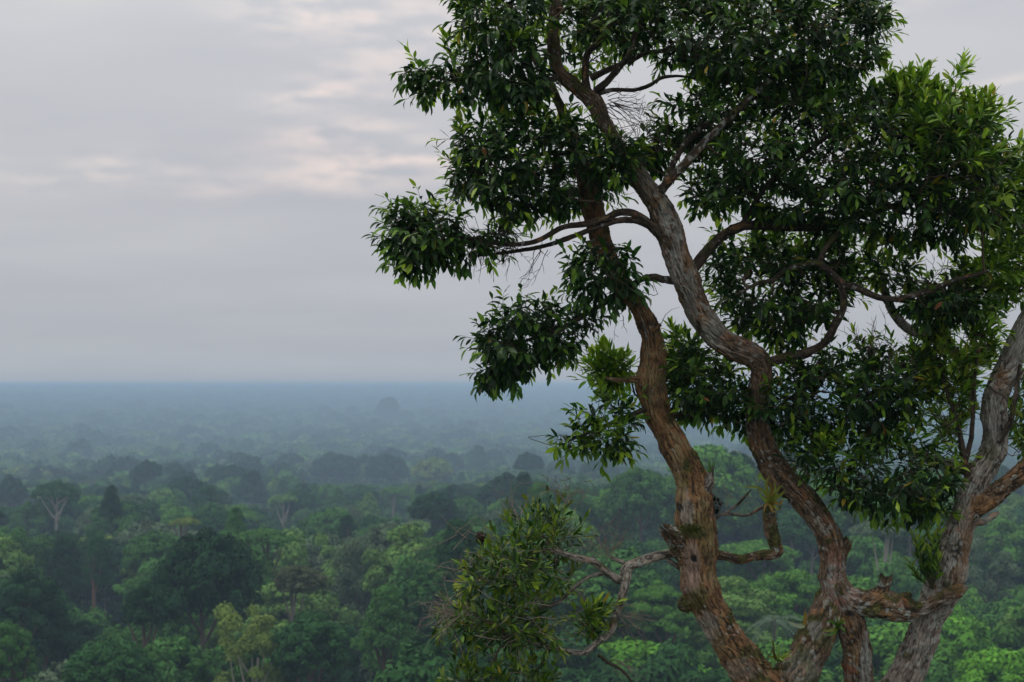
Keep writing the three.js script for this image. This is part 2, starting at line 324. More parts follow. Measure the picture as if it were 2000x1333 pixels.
// ------------------------------------------------------------------ the other trees
const fr = rng(4242);
function pickTone(x, z, d, right) {
  const n = fbm(x / 38 + 9, 2, z / 38, 2) + (fr() - 0.5) * 0.75;
  if (right) return n < -0.2 ? 'deep green' : n < 0.0 ? 'mid green' : n < 0.28 ? 'fresh green' : n < 0.36 ? 'light green' : 'bright green';
  return n < -0.26 ? 'dark green' : n < -0.02 ? 'deep green' : n < 0.16 ? 'mid green' : n < 0.24 ? 'grey-green' : n < 0.36 ? 'light green' : n < 0.38 ? 'brownish green' : n < 0.41 ? 'yellow-green' : 'fresh green';
}
function pickKind() { const r = fr(); return r < 0.38 ? 'dome' : r < 0.66 ? 'round' : r < 0.83 ? 'layered' : r < 0.86 ? 'umbrella' : r < 0.92 ? 'cone' : r < 0.96 ? 'feather' : 'column'; }
const NEAR_END = 232, spots = [];
for (let d = 84; d < 5800;) {
  const s = clamp(d * 0.0165, 8.4, 25), half = d < NEAR_END ? 22 * DEG : 25 * DEG, n = Math.floor(2 * half * d / s);
  for (let k = 0; k < n; k++) {
    const a = -half + (k + fr()) / n * 2 * half, dd = d + (fr() - 0.5) * s * 0.9;
    spots.push([Math.sin(a) * dd, -Math.cos(a) * dd, dd, s]);
  }
  d += s * 0.92;
}
const farCopies = {}; for (const k of KINDS) farCopies[k] = [[], []];
const q4 = new THREE.Quaternion(), YAX = V(0, 1, 0), tint = new THREE.Color();
let individuals = 0;
for (const [x, z, d, s] of spots) {
  const isNear = d < NEAR_END, right = x / d > 0.06 && d < 240;
  let kind = pickKind(), H = 20.5 + fr() * (d > 350 ? 7 : 9.5) + (d > 350 ? 3 : 5) * fbm(x / 90, 7, z / 90, 2), R = s * (0.42 + 0.34 * fr()), st = 0.85 + 0.45 * fr();
  const emergent = fr() < 0.03 && d > 300; if (emergent) { H += 4 + 5 * fr(); R *= 1.3; kind = fr() < 0.6 ? 'dome' : 'round'; }
  if (kind === 'column' || kind === 'cone') { R *= 0.55; H += 2; }
  const tone = emergent ? 'dark green' : pickTone(x, z, d, right), base = gy(x, z);
  let tone2 = tone, top = V(x, base + H, z), t = project(top), hw = R / t[2] * FOCAL, skip = false;
  for (const L of placed) {
    if (!L.landmark) continue;
    if (t[2] < L.d + 2 && Math.abs(t[0] - L.px) < hw + L.w * 0.8) { const limit = lerp(L.py, L.bot, 0.75) + (Math.abs(t[0] - L.px) < hw + 14 ? L.show : 0); if (t[1] < limit) { const dy = (limit - t[1]) / FOCAL * t[2]; if (dy > 9 || t[2] > L.d - 6) { skip = true; break; } H -= dy; top = V(x, base + H, z); t = project(top); } }
    else if (t[2] >= L.d + 2 && t[2] < L.d * 1.3 && Math.abs(t[0] - L.px) < L.w * 0.9 && t[1] < L.top + 14) { H -= (L.top + 14 - t[1]) / FOCAL * t[2]; top = V(x, base + H, z); t = project(top); }
  }
  if (isNear && Math.abs(t[0] - 420) < 210 && t[1] > 960 && (tone === 'dark green' || tone === 'deep green')) tone2 = fr() < 0.5 ? 'mid green' : 'fresh green';
  if (skip || H < 9 || t[1] - 30 > 1333 + 60) continue;
  if (isNear && Math.abs(t[0] - 1000) < 1000 + hw && individuals < 262) { individuals++; forestTree(kind, tone2, top, R, st, fr() < 0.12 ? { mat: paleTrunk } : {}); }
  else {
    const [ha] = HALF[kind], v = fr() < 0.5 ? 0 : 1;
    if (d > 2300) { R = Math.min(R, 14); st = Math.min(st, 0.8); }
    const c = TONES[tone], j = 0.85 + 0.3 * fr();
    farCopies[kind][v].push([new THREE.Matrix4().compose(V(x, base + H - ha * R * st, z), q4.clone().setFromAxisAngle(YAX, fr() * 6.28), V(R, R * st, R)), [c[0] * j, c[1] * j, c[2] * j], d]);
  }
}
const lowGrowth = [];
for (let d = 70; d < 480; d += 5.2) { const n = Math.floor(44 * DEG * d / 5.2); for (let k = 0; k < n; k++) { const a = -22 * DEG + (k + fr()) / n * 44 * DEG, dd = d + (fr() - 0.5) * 4, x = Math.sin(a) * dd, z = -Math.cos(a) * dd, R = 2 + 2.2 * fr(), H = 4 + 9 * fr(), c = TONES[fr() < 0.5 ? 'deep green' : fr() < 0.6 ? 'mid green' : 'dark green'], j = 0.8 + 0.4 * fr(); lowGrowth.push([new THREE.Matrix4().compose(V(x, gy(x, z) + H - R, z), q4.clone().setFromAxisAngle(YAX, fr() * 6.28), V(R, R * 1.2, R)), [c[0] * j, c[1] * j, c[2] * j]]); } }
{
  const g = new THREE.Group(); g.name = 'distant_forest'; g.userData = { kind: 'stuff', label: 'hazy blue-green rainforest canopy running out to the flat skyline', category: 'forest' }; scene.add(g);
  const white = leafy(1, 1, 1, 0.15, 0.85, { vertexColors: true, specularIntensity: 0.1 });
  for (const k of KINDS) for (const v of [0, 1]) for (const lod of [0, 1, 2]) {
    const list = farCopies[k][v].filter((e) => (e[2] < 700 ? 0 : e[2] < 2300 ? 1 : 2) === lod); if (!list.length) continue;
    const gb = (lod ? far[k][v] : near[k][v]); gb.computeBoundingBox(); const reach = Math.max(...gb.boundingBox.max.toArray(), ...gb.boundingBox.min.toArray().map((q) => -q));
    const most = Math.max(...list.map((e) => Math.max(e[0].elements[5], Math.hypot(e[0].elements[0], e[0].elements[2])))) * reach;
    for (const e of list) e[0].elements[13] = Math.min(e[0].elements[13], 1.5 - most);   // no far crown rises to the lookout's own height
    const m = new THREE.InstancedMesh(lod ? far[k][v] : near[k][v], white, list.length); m.name = 'canopy'; m.castShadow = m.receiveShadow = true; m.userData.kind = 'stuff';
    list.forEach(([mt, c], i) => { m.setMatrixAt(i, mt); m.setColorAt(i, tint.setRGB(...c)); });
    g.add(m);
  }
  const um = new THREE.InstancedMesh(crownGeo('round', 991, 2400, 0.085), white, lowGrowth.length); um.name = 'undergrowth'; um.castShadow = um.receiveShadow = true;
  um.userData = { kind: 'stuff', label: 'dark green undergrowth filling the gaps beneath the forest trees', category: 'undergrowth' };
  lowGrowth.forEach(([mt, c], i) => { um.setMatrixAt(i, mt); um.setColorAt(i, tint.setRGB(...c)); }); scene.add(um);
}
// names for the forest trees one by one: colour and shape, then how it lies to the nearest landmark
{
  const lm = placed.filter((p) => p.landmark), rest = placed.filter((p) => !p.landmark), tuples = new Map();
  for (const p of rest) {
    let best = null, bd = 1e9;
    for (const l of lm) { const e = Math.hypot(p.px - l.px, (p.py - l.py) * 1.2); if (e < bd) { bd = e; best = l; } }
    const dx = p.px - best.px, dy = p.py - best.py, side = Math.abs(dx) > Math.abs(dy) * 1.3 ? (dx < 0 ? 'left of' : 'right of') : dy < 0 ? 'behind' : 'below';
    const key = [p.tone, SHAPE[p.kind], side, best.landmark].join('|');
    if (!tuples.has(key)) tuples.set(key, []);
    tuples.get(key).push([bd, p, side, best.landmark]);
  }
  const ORD = ['nearest', 'second', 'third', 'fourth', 'fifth', 'sixth', 'seventh', 'eighth', 'ninth', 'tenth', 'eleventh', 'twelfth'];
  for (const list of tuples.values()) {
    list.sort((a, b) => a[0] - b[0]);
    list.forEach(([, p, side, name], i) => {
      p.o.userData.label = (list.length > 1 ? ORD[Math.min(i, 11)] + ' ' : '') + p.tone + ' ' + SHAPE[p.kind] + ' tree ' + side + ' the ' + name;
      p.o.userData.group = 'forest trees below the lookout';
    });
  }
}
console.log('individual trees', placed.length, 'far', Object.values(farCopies).flat().reduce((a, l) => a + l.length, 0));

// ================================================================== the near tree
// one old tree: three leaning stems that part below the frame, crooked limbs, dead twigs, thousands of leaves
const D0 = 8.0, MPP = D0 / FOCAL;
const treeBase = V(P(1600, 1333, D0).x, 0, P(1600, 1333, D0).z); treeBase.y = gy(treeBase.x, treeBase.z);
const tree = thing('old_canopy_tree', 'gnarled old rainforest tree with three leaning brown stems and dark glossy leaves in front', 'tree', treeBase);

// fine bark relief and grain, tiling, u round the limb and v along it
function barkTexture(S, fn, srgb) {
  const t = new Uint8Array(S * S * 4);
  for (let y = 0; y < S; y++) for (let x = 0; x < S; x++) { const v = Math.round(255 * clamp(fn(x / S * 2 * Math.PI, y / S * 2 * Math.PI))); t.set([v, v, v, 255], (y * S + x) * 4); }
  const tex = new THREE.DataTexture(t, S, S); tex.wrapS = tex.wrapT = THREE.RepeatWrapping; tex.magFilter = THREE.LinearFilter; if (srgb) tex.colorSpace = THREE.SRGBColorSpace; tex.needsUpdate = true; return tex;
}
const tfbm = (a, b, fu, fv, o, s) => fbm(Math.cos(a) * fu + s, Math.sin(a) * fu + Math.cos(b) * fv, Math.sin(b) * fv + s, o);
const barkBump = barkTexture(512, (a, b) => 0.5 + 0.9 * tfbm(a, b, 5.5, 1.6, 4, 2) + 0.35 * tfbm(a, b, 14, 7, 3, 9));
const barkGrain = barkTexture(512, (a, b) => 0.86 + 0.42 * tfbm(a, b, 6, 2, 4, 5) + 0.2 * tfbm(a, b, 16, 10, 2, 3), true);
const barkMat = new THREE.MeshStandardMaterial({ vertexColors: true, map: barkGrain, bumpMap: barkBump, bumpScale: 0.006, roughness: 0.92 });
barkMat.name = 'bark';

const BARK = { rust: [0.42, 0.22, 0.09], brown: [0.29, 0.19, 0.112], shadedBrown: [0.12, 0.085, 0.055], dark: [0.035, 0.024, 0.016], pale: [0.62, 0.54, 0.44], pink: [0.52, 0.37, 0.29], ochre: [0.5, 0.36, 0.17], moss: [0.11, 0.135, 0.024], lichen: [0.62, 0.63, 0.55], grey: [0.47, 0.4, 0.33], red: [0.48, 0.18, 0.08], hole: [0.012, 0.009, 0.007], smooth: [0.55, 0.53, 0.47] };  // base brown of upper and twiggy limbs carries their backlit shade in its colour
// look of a limb: how much pale peeled bark, rust, moss, lichen
const LOOKS = {
  left: { base: 'rust', rust: 0.8, pale: 0.16, pink: 0.2, ochre: 0.72, moss: 0.26, lichen: 0.05 },
  leftLow: { base: 'brown', rust: 0.35, pale: 0.22, pink: 0.35, ochre: 0.4, moss: 0.22, lichen: 0.22 },
  middle: { base: 'brown', rust: 0.35, pale: 0.35, pink: 0.42, ochre: 0.25, moss: 0.18, lichen: 0.34 },
  mossy: { base: 'brown', rust: 0.3, pale: 0.18, pink: 0.15, ochre: 0.2, moss: 0.4, lichen: 0.42 },
  upper: { base: 'shadedBrown', rust: 0.1, pale: 0.1, pink: 0.05, ochre: 0.15, moss: 0.32, lichen: 0.55 },
  right: { base: 'grey', rust: 0.25, pale: 0.74, pink: 0.5, ochre: 0.3, moss: 0.14, lichen: 0.62 },
  rightDark: { base: 'brown', rust: 0.6, pale: 0.2, pink: 0.2, ochre: 0.3, moss: 0.18, lichen: 0.14 },
  bough: { base: 'grey', rust: 0.12, pale: 0.66, pink: 0.5, ochre: 0.15, moss: 0.1, lichen: 0.4 },
  twiggy: { base: 'shadedBrown', rust: 0.08, pale: 0.04, pink: 0.04, ochre: 0.06, moss: 0.2, lichen: 0.12 },
};
const skeleton = [];   // points of the woody frame that finer branches grow from: {p, r}
let limbSeed = 1;
// places where the bark is worn, peeled, mossy or holed: [x, y, half width, half height (photo pixels), colour, strength]
const PATCH = [[1346, 1108, 17, 62, 'pink', 0.85], [1338, 1000, 14, 28, 'pale', 0.8], [1348, 1086, 6.5, 8, 'hole', 1], [1345, 1036, 30, 14, 'moss', 0.85], [1372, 1040, 20, 40, 'moss', 0.5], [1334, 925, 8, 40, 'moss', 0.6], [1322, 905, 12, 50, 'ochre', 0.5], [1322, 962, 14, 34, 'ochre', 0.6], [1290, 830, 14, 70, 'rust', 0.5], [1280, 755, 26, 46, 'ochre', 0.35], [1360, 1165, 18, 24, 'moss', 0.7], [1385, 1090, 10, 60, 'ochre', 0.5], [1378, 1218, 20, 34, 'smooth', 0.55], [1400, 1250, 14, 30, 'ochre', 0.5], [1440, 1300, 30, 24, 'grey', 0.5], [1327, 990, 5, 9, 'hole', 0.8],
  [1584, 1226, 13, 20, 'smooth', 0.85], [1600, 1240, 24, 20, 'moss', 0.5], [1560, 1300, 40, 40, 'lichen', 0.25], [1650, 1192, 11, 6, 'hole', 0.95], [1684, 1290, 12, 60, 'smooth', 0.95], [1662, 1272, 6, 22, 'ochre', 0.7], [1655, 1305, 12, 12, 'red', 0.8], [1632, 1168, 12, 9, 'red', 0.6], [1650, 1150, 30, 40, 'pink', 0.35], [1625, 1080, 16, 26, 'red', 0.4],
  [1345, 600, 14, 80, 'lichen', 0.5], [1320, 500, 12, 70, 'smooth', 0.6], [1335, 470, 10, 60, 'rust', 0.6], [1390, 640, 24, 34, 'lichen', 0.45], [1460, 690, 34, 16, 'pink', 0.3], [1295, 420, 14, 30, 'lichen', 0.5], [1262, 350, 16, 40, 'lichen', 0.4],
  [1885, 1050, 14, 70, 'rust', 0.75], [1915, 985, 30, 20, 'rust', 0.8], [1868, 1130, 16, 40, 'rust', 0.6], [1884, 1130, 10, 30, 'smooth', 0.5], [1940, 820, 14, 60, 'smooth', 0.75], [1960, 760, 22, 20, 'pink', 0.6], [1990, 660, 22, 50, 'smooth', 0.9], [1958, 735, 12, 22, 'rust', 0.5], [1935, 880, 12, 30, 'moss', 0.5], [1880, 1000, 12, 40, 'pale', 0.7], [1800, 1230, 14, 60, 'pale', 0.6], [1770, 1320, 30, 40, 'pink', 0.45], [1795, 1318, 14, 18, 'pale', 0.7], [1705, 1158, 12, 10, 'rust', 0.8], [1752, 1174, 12, 10, 'red', 0.6], [1852, 1172, 26, 6, 'pale', 0.6]]
  .map(([x, y, w, h, c, k]) => ({ p: P(x, y, D0), rx: w * D0 / FOCAL, ry: h * D0 / FOCAL, c: BARK[c], k }));
function limbGeo(spec, lookName, o = {}) {
  const L = LOOKS[lookName], seed = (limbSeed++) * 13.7;
  const pts = spec.map(([x, y, z]) => P(x, y, D0 + z)), rs = spec.map(([, , z, r]) => r / FOCAL * (D0 + z));
  const curve = new THREE.CatmullRomCurve3(pts, false, 'centripetal'), len = curve.getLength(), rmax = Math.max(...rs);
  const ds = o.ds ?? clamp(rmax * 0.075, 0.0045, 0.008), M = Math.max(8, Math.round(len / ds)), NS = Math.round(clamp(2 * Math.PI * rmax / ds, 10, 150));
  const box = new THREE.Box3().setFromPoints(pts).expandByScalar(0.3), patches = o.plain ? [] : PATCH.filter((q) => q.p.x > box.min.x && q.p.x < box.max.x && q.p.y > box.min.y && q.p.y < box.max.y);
  curve.arcLengthDivisions = 400; curve.updateArcLengths();
  const p = [], c = [], uv = [], idx = [], rough = o.rough ?? 1;
  let up = V(0.2, 0.3, 1).normalize(); const T = V(), U = V(), W = V(), dir = V(), ctr = V();
  const rep = Math.max(1, Math.round(2 * Math.PI * rmax / 0.22));
  for (let j = 0; j <= M; j++) {
    const u = j / M, t = curve.getUtoTmapping(u); curve.getPoint(t, ctr); curve.getTangent(t, T);
    const f = t * (rs.length - 1), k = Math.min(rs.length - 2, Math.floor(f)), ft = f - k, sm = ft * ft * (3 - 2 * ft), s = u * len;
    let r = lerp(rs[k], rs[k + 1], sm);
    if (o.endTaper && u > 1 - o.endTaper) r *= Math.sqrt(Math.max(0.02, (1 - u) / o.endTaper));
    U.crossVectors(T, up).normalize(); W.crossVectors(U, T).normalize(); up.copy(W);
    if (j % 5 === 0 && !o.noGrow) skeleton.push({ p: ctr.clone(), r, dist: 0, limb: true });
    const tw = s * (o.twist ?? 1.2) + seed;
    for (let i = 0; i <= NS; i++) {
      const a = i / NS * 2 * Math.PI, ca = Math.cos(a), sa = Math.sin(a); dir.copy(U).multiplyScalar(ca).addScaledVector(W, sa);
      const wx = ctr.x + dir.x * r, wy = ctr.y + dir.y * r, wz = ctr.z + dir.z * r;
      // grain coordinates follow the limb, slowly twisting
      const at = a + tw, gx = Math.cos(at), gz = Math.sin(at);
      const lump = N3(wx * 7 + seed, wy * 7, wz * 7) * 0.15 + N3(wx * 17, wy * 17 + seed, wz * 17) * 0.075;
      const flute = N3(gx * 1.1 + seed, s * 1.6, gz * 1.1) * 0.13;
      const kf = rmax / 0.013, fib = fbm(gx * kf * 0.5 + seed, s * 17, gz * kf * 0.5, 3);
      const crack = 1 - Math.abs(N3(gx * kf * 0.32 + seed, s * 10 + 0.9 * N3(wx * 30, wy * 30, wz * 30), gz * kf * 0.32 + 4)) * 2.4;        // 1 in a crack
      const flake = fbm(gx * kf * 0.2 + 8, s * 14 + seed, gz * kf * 0.2, 4);
      const plate = sstep(0.02, 0.1, flake) * 0.5;                                                       // raised bark plates
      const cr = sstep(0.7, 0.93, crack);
      const mossN = fbm(wx * 9 + seed, wy * 9, wz * 9 + 2, 4) + 0.16 * dir.y + (o.mossBias ?? 0);
      const mossy = sstep(0.28 - L.moss * 0.55, 0.42 - L.moss * 0.5, mossN);
      const h = r * (lump + flute) * (o.lump ?? 1) + Math.min(0.0085, r * 0.16) * rough * (fib * 1.1 + plate * 0.9 - cr * 0.9 + mossy * (0.5 + 0.9 * N3(wx * 120, wy * 120, wz * 120)));
      const jag = o.broken && u > 0.72 ? (u - 0.72) / 0.28 * r * (1.1 * N3(ca * 2.3 + seed, sa * 2.3, 3) + 1.3 * N3(ca * 6 + seed, sa * 6, 8)) : 0;
      p.push(ctr.x + dir.x * (r + h) + T.x * jag, ctr.y + dir.y * (r + h) + T.y * jag, ctr.z + dir.z * (r + h) + T.z * jag);
      uv.push(u0(a) * rep, s / 0.22);
      // colour
      const n1 = fbm(wx * 5 + seed, wy * 5, wz * 5, 3), n2 = fbm(gx * kf * 0.22 + 3, s * 3.2 + seed, gz * kf * 0.22, 4), n3 = fbm(wx * 34, wy * 34 + seed, wz * 34, 4), n4 = fbm(wx * 11 + 5, wy * 11, wz * 11 + seed, 3);
      let col = BARK[L.base];
      col = mix3(col, BARK.rust, sstep(0.2 - L.rust * 0.45, 0.4 - L.rust * 0.4, n2));
      col = mix3(col, BARK.ochre, 0.85 * sstep(0.3 - L.ochre * 0.4, 0.5 - L.ochre * 0.4, n4));
      col = mix3(col, BARK.pink, 0.9 * sstep(0.34 - L.pink * 0.45, 0.44 - L.pink * 0.45, n1 + 0.35 * n2));
      col = mix3(col, BARK.pale, 0.9 * sstep(0.36 - L.pale * 0.48, 0.42 - L.pale * 0.48, n2 * 0.6 - n1 * 0.7 + 0.25 * n3));
      col = mix3(col, BARK.red, 0.6 * sstep(0.26, 0.36, n4 - 0.3 * n1));
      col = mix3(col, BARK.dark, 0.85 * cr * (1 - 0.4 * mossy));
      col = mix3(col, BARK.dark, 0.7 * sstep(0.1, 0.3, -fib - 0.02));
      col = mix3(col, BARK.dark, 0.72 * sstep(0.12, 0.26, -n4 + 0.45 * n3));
      col = mix3(col, BARK.lichen, 0.8 * sstep(0.36 - L.lichen * 0.42, 0.4 - L.lichen * 0.42, n3 + 0.4 * n1));
      const mg = 0.75 + 0.9 * N3(wx * 70, wy * 70, wz * 70);
      col = mix3(col, [BARK.moss[0] * mg * 1.2, BARK.moss[1] * mg, BARK.moss[2] * mg], mossy * 0.88);
      for (const pt of patches) {
        const e = Math.hypot((wx - pt.p.x) / pt.rx, (wy - pt.p.y) / pt.ry), f = pt.k * sstep(1.15, 0.75, e + 0.55 * n3 + 0.3 * n2); if (dir.z < -0.3 || f <= 0) continue;
        col = mix3(col, pt.c, f * (pt.c === BARK.hole ? 1 : 0.82 + 0.6 * fib));
      }
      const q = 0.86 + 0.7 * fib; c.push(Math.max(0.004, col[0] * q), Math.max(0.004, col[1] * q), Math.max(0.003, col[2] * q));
    }
  }
  const row = NS + 1;
  for (let j = 0; j < M; j++) for (let i = 0; i < NS; i++) { const a = j * row + i, b = a + row; idx.push(a, a + 1, b + 1, a, b + 1, b); }
  // ends: ragged caps
  for (const [j, flip] of [[0, true], [M, false]]) {
    const n = p.length / 3; let x = 0, y = 0, z = 0; for (let i = 0; i < NS; i++) { const k = (j * row + i) * 3; x += p[k]; y += p[k + 1]; z += p[k + 2]; }
    const t = curve.getTangent(j ? 1 : 0), push = (j ? 1 : -1) * rmax * (o.broken ? -0.25 : 0.25);
    p.push(x / NS + t.x * push, y / NS + t.y * push, z / NS + t.z * push); c.push(0.05, 0.03, 0.018); uv.push(0, 0);
    for (let i = 0; i < NS; i++) { const a = j * row + i; flip ? idx.push(a + 1, a, n) : idx.push(a, a + 1, n); }
  }
  for (let k = 0; k < p.length; k += 3) { p[k] -= treeBase.x; p[k + 1] -= treeBase.y; p[k + 2] -= treeBase.z; }
  const g = new THREE.BufferGeometry();
  g.setAttribute('position', new THREE.Float32BufferAttribute(p, 3)); g.setAttribute('color', new THREE.Float32BufferAttribute(c, 3)); g.setAttribute('uv', new THREE.Float32BufferAttribute(uv, 2)); g.setIndex(idx);
  g.computeVertexNormals();
  const nn = g.attributes.normal; for (let j = 0; j <= M; j++) { const a = j * row, b = a + NS; const x = nn.getX(a) + nn.getX(b), y = nn.getY(a) + nn.getY(b), z = nn.getZ(a) + nn.getZ(b), l = Math.hypot(x, y, z) || 1; nn.setXYZ(a, x / l, y / l, z / l); nn.setXYZ(b, x / l, y / l, z / l); }
  return g;
}
const u0 = (a) => a / (2 * Math.PI);
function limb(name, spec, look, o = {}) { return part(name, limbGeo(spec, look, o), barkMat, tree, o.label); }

// --- the foot of the tree, below the frame
{
  const s = new Soup(), b = treeBase, t0 = P(1600, 1640, D0 + 0.05), pts = [], rr = [];
  for (let k = 0; k <= 20; k++) { const t = k / 20; pts.push(V(lerp(b.x, t0.x, t) + 0.15 * Math.sin(t * 4), lerp(b.y - 0.2, t0.y, t), lerp(b.z, t0.z, t))); rr.push(0.24 + 0.5 * Math.exp(-t * 12) + 0.06 * (1 - t)); }
  s.tube(pts, rr, 24, () => [0.11, 0.075, 0.05]); part('trunk', s.geo(treeBase), barkMat, tree);
}
// --- three stems
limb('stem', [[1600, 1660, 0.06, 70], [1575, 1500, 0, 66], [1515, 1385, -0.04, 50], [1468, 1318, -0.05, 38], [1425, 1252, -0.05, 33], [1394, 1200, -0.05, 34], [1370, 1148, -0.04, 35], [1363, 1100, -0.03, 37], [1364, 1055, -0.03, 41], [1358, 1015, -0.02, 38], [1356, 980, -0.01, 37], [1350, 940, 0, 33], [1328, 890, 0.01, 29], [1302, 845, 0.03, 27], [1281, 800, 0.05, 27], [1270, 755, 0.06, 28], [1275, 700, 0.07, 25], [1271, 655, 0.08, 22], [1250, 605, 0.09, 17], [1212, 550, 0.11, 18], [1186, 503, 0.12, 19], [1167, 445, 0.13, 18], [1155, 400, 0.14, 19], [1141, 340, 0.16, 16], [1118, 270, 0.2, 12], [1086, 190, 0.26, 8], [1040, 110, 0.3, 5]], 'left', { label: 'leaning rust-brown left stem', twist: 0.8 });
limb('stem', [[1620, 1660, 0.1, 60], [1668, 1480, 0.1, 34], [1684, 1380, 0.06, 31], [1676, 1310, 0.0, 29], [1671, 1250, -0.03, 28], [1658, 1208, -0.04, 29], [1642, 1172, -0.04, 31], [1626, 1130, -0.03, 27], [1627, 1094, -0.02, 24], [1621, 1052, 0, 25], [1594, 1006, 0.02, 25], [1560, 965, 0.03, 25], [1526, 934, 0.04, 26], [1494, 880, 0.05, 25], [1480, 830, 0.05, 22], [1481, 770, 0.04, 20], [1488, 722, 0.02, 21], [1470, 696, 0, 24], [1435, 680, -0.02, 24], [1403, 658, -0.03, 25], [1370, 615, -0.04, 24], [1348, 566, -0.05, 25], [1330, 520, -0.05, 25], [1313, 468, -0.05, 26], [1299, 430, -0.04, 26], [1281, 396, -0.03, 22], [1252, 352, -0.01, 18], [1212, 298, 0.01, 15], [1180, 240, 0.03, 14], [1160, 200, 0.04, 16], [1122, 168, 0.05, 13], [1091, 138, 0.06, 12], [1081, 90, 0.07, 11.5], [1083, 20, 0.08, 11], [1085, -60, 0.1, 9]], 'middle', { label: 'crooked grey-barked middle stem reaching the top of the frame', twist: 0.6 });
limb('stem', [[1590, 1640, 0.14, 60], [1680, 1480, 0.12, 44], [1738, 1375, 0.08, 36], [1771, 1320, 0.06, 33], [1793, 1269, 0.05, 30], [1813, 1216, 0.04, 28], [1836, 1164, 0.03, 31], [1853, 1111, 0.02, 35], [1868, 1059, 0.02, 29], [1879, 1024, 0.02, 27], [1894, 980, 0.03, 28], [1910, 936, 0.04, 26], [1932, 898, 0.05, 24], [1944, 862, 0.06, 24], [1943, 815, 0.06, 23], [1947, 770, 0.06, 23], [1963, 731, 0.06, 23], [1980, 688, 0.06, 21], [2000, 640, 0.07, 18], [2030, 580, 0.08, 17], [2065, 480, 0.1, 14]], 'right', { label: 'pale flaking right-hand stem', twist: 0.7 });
// --- limbs and boughs
limb('limb', [[1535, 1400, -0.02, 56], [1556, 1325, -0.03, 44], [1577, 1280, -0.04, 36], [1599, 1230, -0.05, 33], [1618, 1188, -0.05, 29], [1630, 1150, -0.03, 22]], 'mossy', { label: 'short mossy limb joining left and middle stems', noGrow: true, mossBias: 0.05 });
limb('limb', [[1640, 1160, -0.05, 22], [1668, 1172, -0.06, 24], [1695, 1180, -0.06, 26], [1732, 1182, -0.06, 27], [1768, 1192, -0.06, 21], [1800, 1190, -0.06, 14], [1838, 1170, -0.06, 13], [1870, 1156, -0.05, 13], [1893, 1146, -0.04, 8]], 'mossy', { label: 'lumpy crosswise limb grown into the right stem', noGrow: true, endTaper: 0.08 });
limb('stub', [[1706, 1190, -0.04, 26], [1716, 1166, -0.06, 19], [1724, 1148, -0.07, 13], [1730, 1129, -0.07, 10]], 'mossy', { broken: true, noGrow: true, lump: 1.8, rough: 1.6 });
limb('stub', [[1752, 1196, -0.05, 20], [1768, 1180, -0.06, 15], [1782, 1172, -0.07, 10]], 'mossy', { broken: true, noGrow: true, lump: 2.2, rough: 1.6 });
limb('limb', [[1885, 1010, 0, 18], [1925, 980, -0.02, 20], [1960, 953, -0.04, 19], [2002, 921, -0.06, 18], [2070, 870, -0.08, 17], [2160, 770, -0.1, 15]], 'rightDark', { noGrow: true });
limb('bark_flake', [[1905, 1025, -0.1, 4], [1922, 1020, -0.12, 7], [1940, 1008, -0.13, 7], [1952, 1002, -0.13, 2]], 'right', { noGrow: true });
limb('limb', [[1912, 925, 0.12, 13], [1880, 915, 0.2, 13], [1845, 908, 0.28, 13], [1808, 893, 0.35, 11], [1783, 880, 0.4, 7]], 'right', { broken: true, noGrow: true });
limb('stub', [[1366, 1130, 0.0, 26], [1350, 1098, -0.03, 24], [1330, 1068, -0.06, 20], [1314, 1050, -0.08, 17], [1299, 1035, -0.1, 14]], 'mossy', { broken: true, noGrow: true, lump: 2.2, rough: 2 });
limb('stub', [[1372, 975, -0.04, 8], [1384, 945, -0.06, 10], [1391, 912, -0.06, 4]], 'bough', { noGrow: true });
limb('stub', [[1276, 648, 0.02, 6], [1291, 634, 0.0, 3.2]], 'left', { noGrow: true, broken: true });
limb('stub', [[1372, 1160, 0, 20], [1352, 1174, -0.03, 17], [1338, 1183, -0.05, 13], [1329, 1187, -0.06, 9]], 'mossy', { noGrow: true, lump: 2.5, rough: 2 });
limb('stub', [[1622, 1100, 0, 20], [1638, 1082, -0.02, 18], [1650, 1068, -0.03, 14], [1657, 1058, -0.03, 9]], 'middle', { noGrow: true, broken: true, lump: 2 });
limb('stub', [[1950, 762, 0.04, 22], [1968, 742, 0.01, 19], [1984, 730, -0.01, 14], [1991, 724, -0.01, 9]], 'right', { noGrow: true, broken: true });
// lower leafy bough going left
limb('branch', [[1345, 1068, 0.05, 10], [1315, 1081, 0.03, 8.5], [1282, 1087, 0.0, 9], [1252, 1098, -0.02, 9.5], [1226, 1110, -0.03, 10.5], [1214, 1133, -0.04, 8], [1190, 1122, -0.05, 6.5], [1160, 1098, -0.06, 6.5], [1128, 1090, -0.05, 6], [1072, 1076, -0.02, 5], [1020, 1085, 0.02, 3.5], [960, 1110, 0.04, 2.5]], 'bough', {});
limb('branch', [[1226, 1112, -0.03, 10], [1221, 1146, -0.05, 8], [1211, 1180, -0.05, 7.5], [1202, 1204, -0.06, 7], [1194, 1234, -0.08, 6.5], [1168, 1255, -0.08, 6.5], [1142, 1275, -0.06, 6], [1112, 1274, -0.04, 5], [1060, 1262, 0, 4], [1000, 1240, 0.03, 3]], 'bough', {});
limb('branch', [[1168, 1280, -0.06, 3.4], [1190, 1296, -0.06, 3], [1212, 1308, -0.06, 2.6], [1232, 1330, -0.06, 2], [1240, 1360, -0.06, 1.6]], 'twiggy', {});
limb('branch', [[1335, 1113, 0.02, 6], [1322, 1106, 0, 5], [1304, 1093, 0, 4.5]], 'bough', { noGrow: true });
limb('branch', [[1226, 1104, -0.03, 5], [1208, 1095, -0.02, 4.5], [1190, 1088, -0.01, 3]], 'bough', {});
